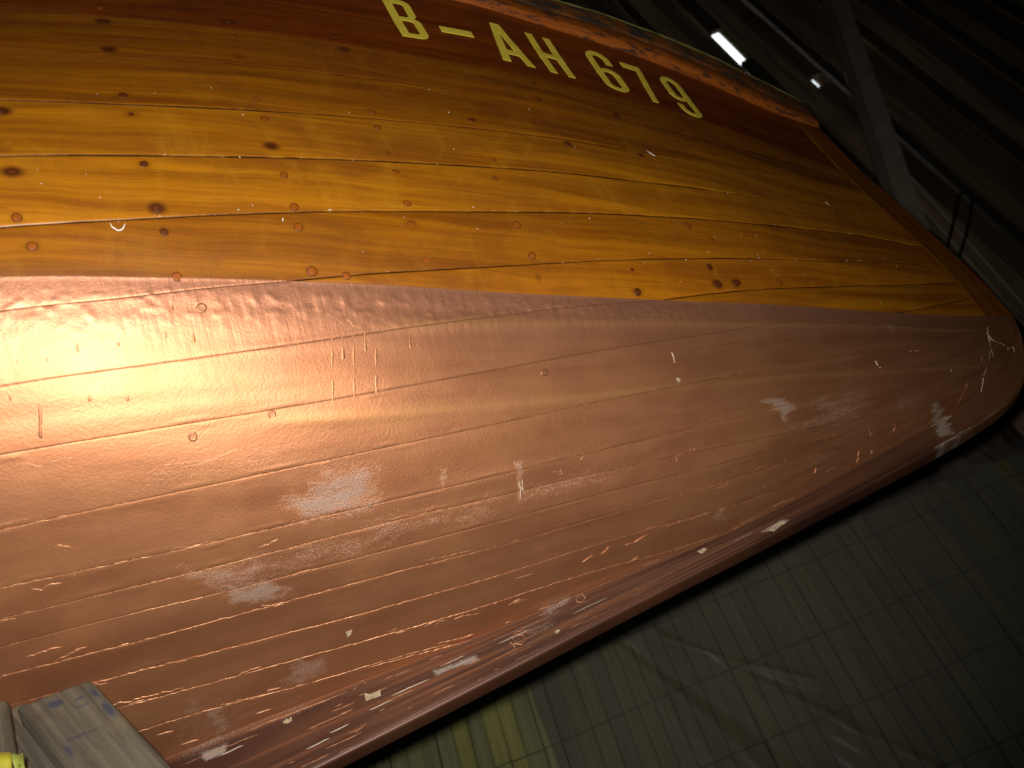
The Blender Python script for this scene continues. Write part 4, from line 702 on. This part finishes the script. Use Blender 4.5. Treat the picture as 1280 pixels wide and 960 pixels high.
# ------------------------------------------------------------------ cradle timbers at lower left
def make_grey_wood():
    t = NT('weathered_grey_wood'); uv = t.vec('UV'); g = t.noise(t.map(uv, (110, 5, 1)), 1, 6, .6, .5); b = t.noise(t.map(uv, (16, 8, 1)), 1, 5, .6, .3); f = t.noise(t.map(uv, (420, 26, 1)), 1, 4)
    a = t.mix(t.range(g, .3, .72), (.068, .060, .042), (.155, .138, .098)); a = t.mix(t.range(f, .5, .75, 0, .35), a, (.10, .085, .06)); a = t.mix(t.range(b, .52, .66, 0, .5), a, (.20, .155, .07))
    bl = t.range(t.math('ADD', t.attr('paint'), t.math('MULTIPLY', t.math('SUBTRACT', b, .5), 1.1)), .35, .75, 0, .8); a = t.mix(bl, a, (.035, .042, .085))
    t.p(**{'Base Color': a, 'Roughness': .85, 'Normal': t.bump(t.math('ADD', g, f), .6, .0012)}); return t.m
M_GREY = make_grey_wood()
def slab(name, A, B, D, L, th, parent, paint=[], crown=.0008, n=60, m=26, side_in=(0, 0), round_r=.012):
    """board: A, B = top corners of its front face, D = unit direction down its length, thickness th away from the viewer"""
    A, B, D = map(lambda q: np.array(q, float), (A, B, D)); W_ = B-A; wl = np.linalg.norm(W_); wu = W_/wl; nrm = np.cross(wu, D); nrm /= np.linalg.norm(nrm)
    if nrm @ A < 0: nrm = -nrm                      # points away from the camera at the origin
    ls = np.concatenate([np.linspace(0, .03, 16), np.linspace(.033, .2, 40), np.linspace(.22, L, 20)]); us = np.linspace(0, 1, m)
    Ls, Us = np.meshgrid(ls, us, indexing='ij')
    e = np.minimum(Us, 1-Us)*wl; inset = np.where(e < .004, (.004-e)**2/.004*.8, 0)+.0016*np.maximum(vn(Ls*5, Us*wl*260, 83)-.45, 0)/.5+np.where(Ls < .006, (.006-Ls)**2/.006*.8, 0)
    r = round_r; cu = np.clip((r-(1-Us)*wl)/r, 0, 1); top = r*(1-np.sqrt(1-cu**2))   # rounded upper right corner
    dep = inset-crown*np.sin(np.pi*Us)+.0010*vn(Ls*8, Us*wl*150, 81)+.0012*vn(Ls*60, Us*wl*60, 82)*(Ls < .05)
    P = A+Us[..., None]*W_+(Ls+top*np.clip(1-Ls/.05, 0, 1))[..., None]*D+dep[..., None]*nrm
    back = np.repeat(P[:, :1]+nrm*th, 1, 1); back2 = P[:, -1:]+nrm*th
    full = np.concatenate([back, P, back2, back], 1)
    capr = full[:1].copy(); capr = np.repeat((A+W_*.5+nrm*th*.5)[None, None], full.shape[1], 1); full = np.concatenate([capr, full], 0)
    U2 = np.concatenate([Us[:, :1]-.4, Us, Us[:, -1:]+.4, Us[:, :1]-.4], 1)*wl; L2 = np.concatenate([Ls[:, :1]]+[Ls]+[Ls[:, :1]]*2, 1); U2 = np.concatenate([U2[:1], U2], 0); L2 = np.concatenate([L2[:1]-.02, L2], 0)
    pa = np.zeros(U2.shape)
    for u0, l0, ru, rl, s in paint: pa = np.maximum(pa, s*np.exp(-((U2-u0)/ru)**2-((L2-l0)/rl)**2))
    Pw = full+np.array([0, 0, RZ])
    return grid_mesh(name, Pw, M_GREY, parent, {'paint': pa}, np.stack([U2, L2], -1))
cr = tag(empty('cradle_brace', (0, 0, 0)), 'grey weathered wooden cradle brace with blue paint smears against the hull', 'cradle')
PA = np.array([-.604, .8155, .659]); PB = np.array([-.539, .843, .6805]); PB[1] += 0
DD = np.array([.55, -.07, -.83]); DD /= np.linalg.norm(DD)
slab('brace_face', PA, PB, DD, 1.5, .038, cr, paint=[(.030, .022, .012, .010, 1.0), (.052, .028, .008, .006, .8), (.050, .042, .012, .005, .8), (.066, .030, .004, .014, .9), (.066, .062, .005, .018, .9), (.03, .085, .03, .006, .7), (.012, .10, .006, .02, .7)])
QA = PA*1.035+np.array([-.11, -.01, .004]); QB = PA*1.035+np.array([.012, .004, .004])
slab('brace_backing', QA, QB, DD, 1.5, .03, cr, paint=[], round_r=.002)
up = tag(empty('cradle_upright', (0, 0, 0)), 'grey upright cradle timber at the lower left corner of the frame', 'cradle')
def RAYP(px, py, r):
    d = np.array([px-640., py-480., 1250.]); d /= np.linalg.norm(d); return np.array([d@RH, d@FH, d@UP])*r
UA = RAYP(-130, 905, 1.15); UB = RAYP(11, 871, 1.17); UD = RAYP(27, 975, 1.08)-UB; UD /= np.linalg.norm(UD)
slab('upright_board', UA, UB, UD, 1.4, .02, up, paint=[], round_r=.006)
# yellow strap end clamped over the upright
M_YEL = plain('yellow_strap', (.40, .36, .03), .5, 0, .35, 60, .001); M_YELG = plain('yellow_green_strap', (.27, .30, .05), .45, 0, .4, 60, .001)
ys = tag(empty('yellow_strap', (0, 0, 0)), 'bright yellow strap wrapped round the cradle timber in the bottom left corner', 'strap')
def strap(name, corners, mat, r=1.06):
    c = [RAYP(px, py, r)+np.array([0, 0, RZ]) for px, py in corners]; n = 12; V_ = []
    for i in range(n+1):
        t_ = i/n; a = c[0]*(1-t_)+c[1]*t_; b = c[3]*(1-t_)+c[2]*t_
        for k in range(9): s = k/8; p = a*(1-s)+b*s; p = p*(1-.004*math.sin(math.pi*s)-.0012*math.sin(6*t_+k)); V_.append(p)
    P = np.array(V_).reshape(n+1, 9, 3); o = grid_mesh(name, P, mat, ys); m = o.modifiers.new('thickness', 'SOLIDIFY'); m.thickness = .005; return o
strap('strap_band', [(-60, 948), (14, 944), (17, 1010), (-60, 1010)], M_YEL); strap('strap_end', [(16, 944), (31, 946), (35, 1010), (19, 1010)], M_YELG, 1.058)
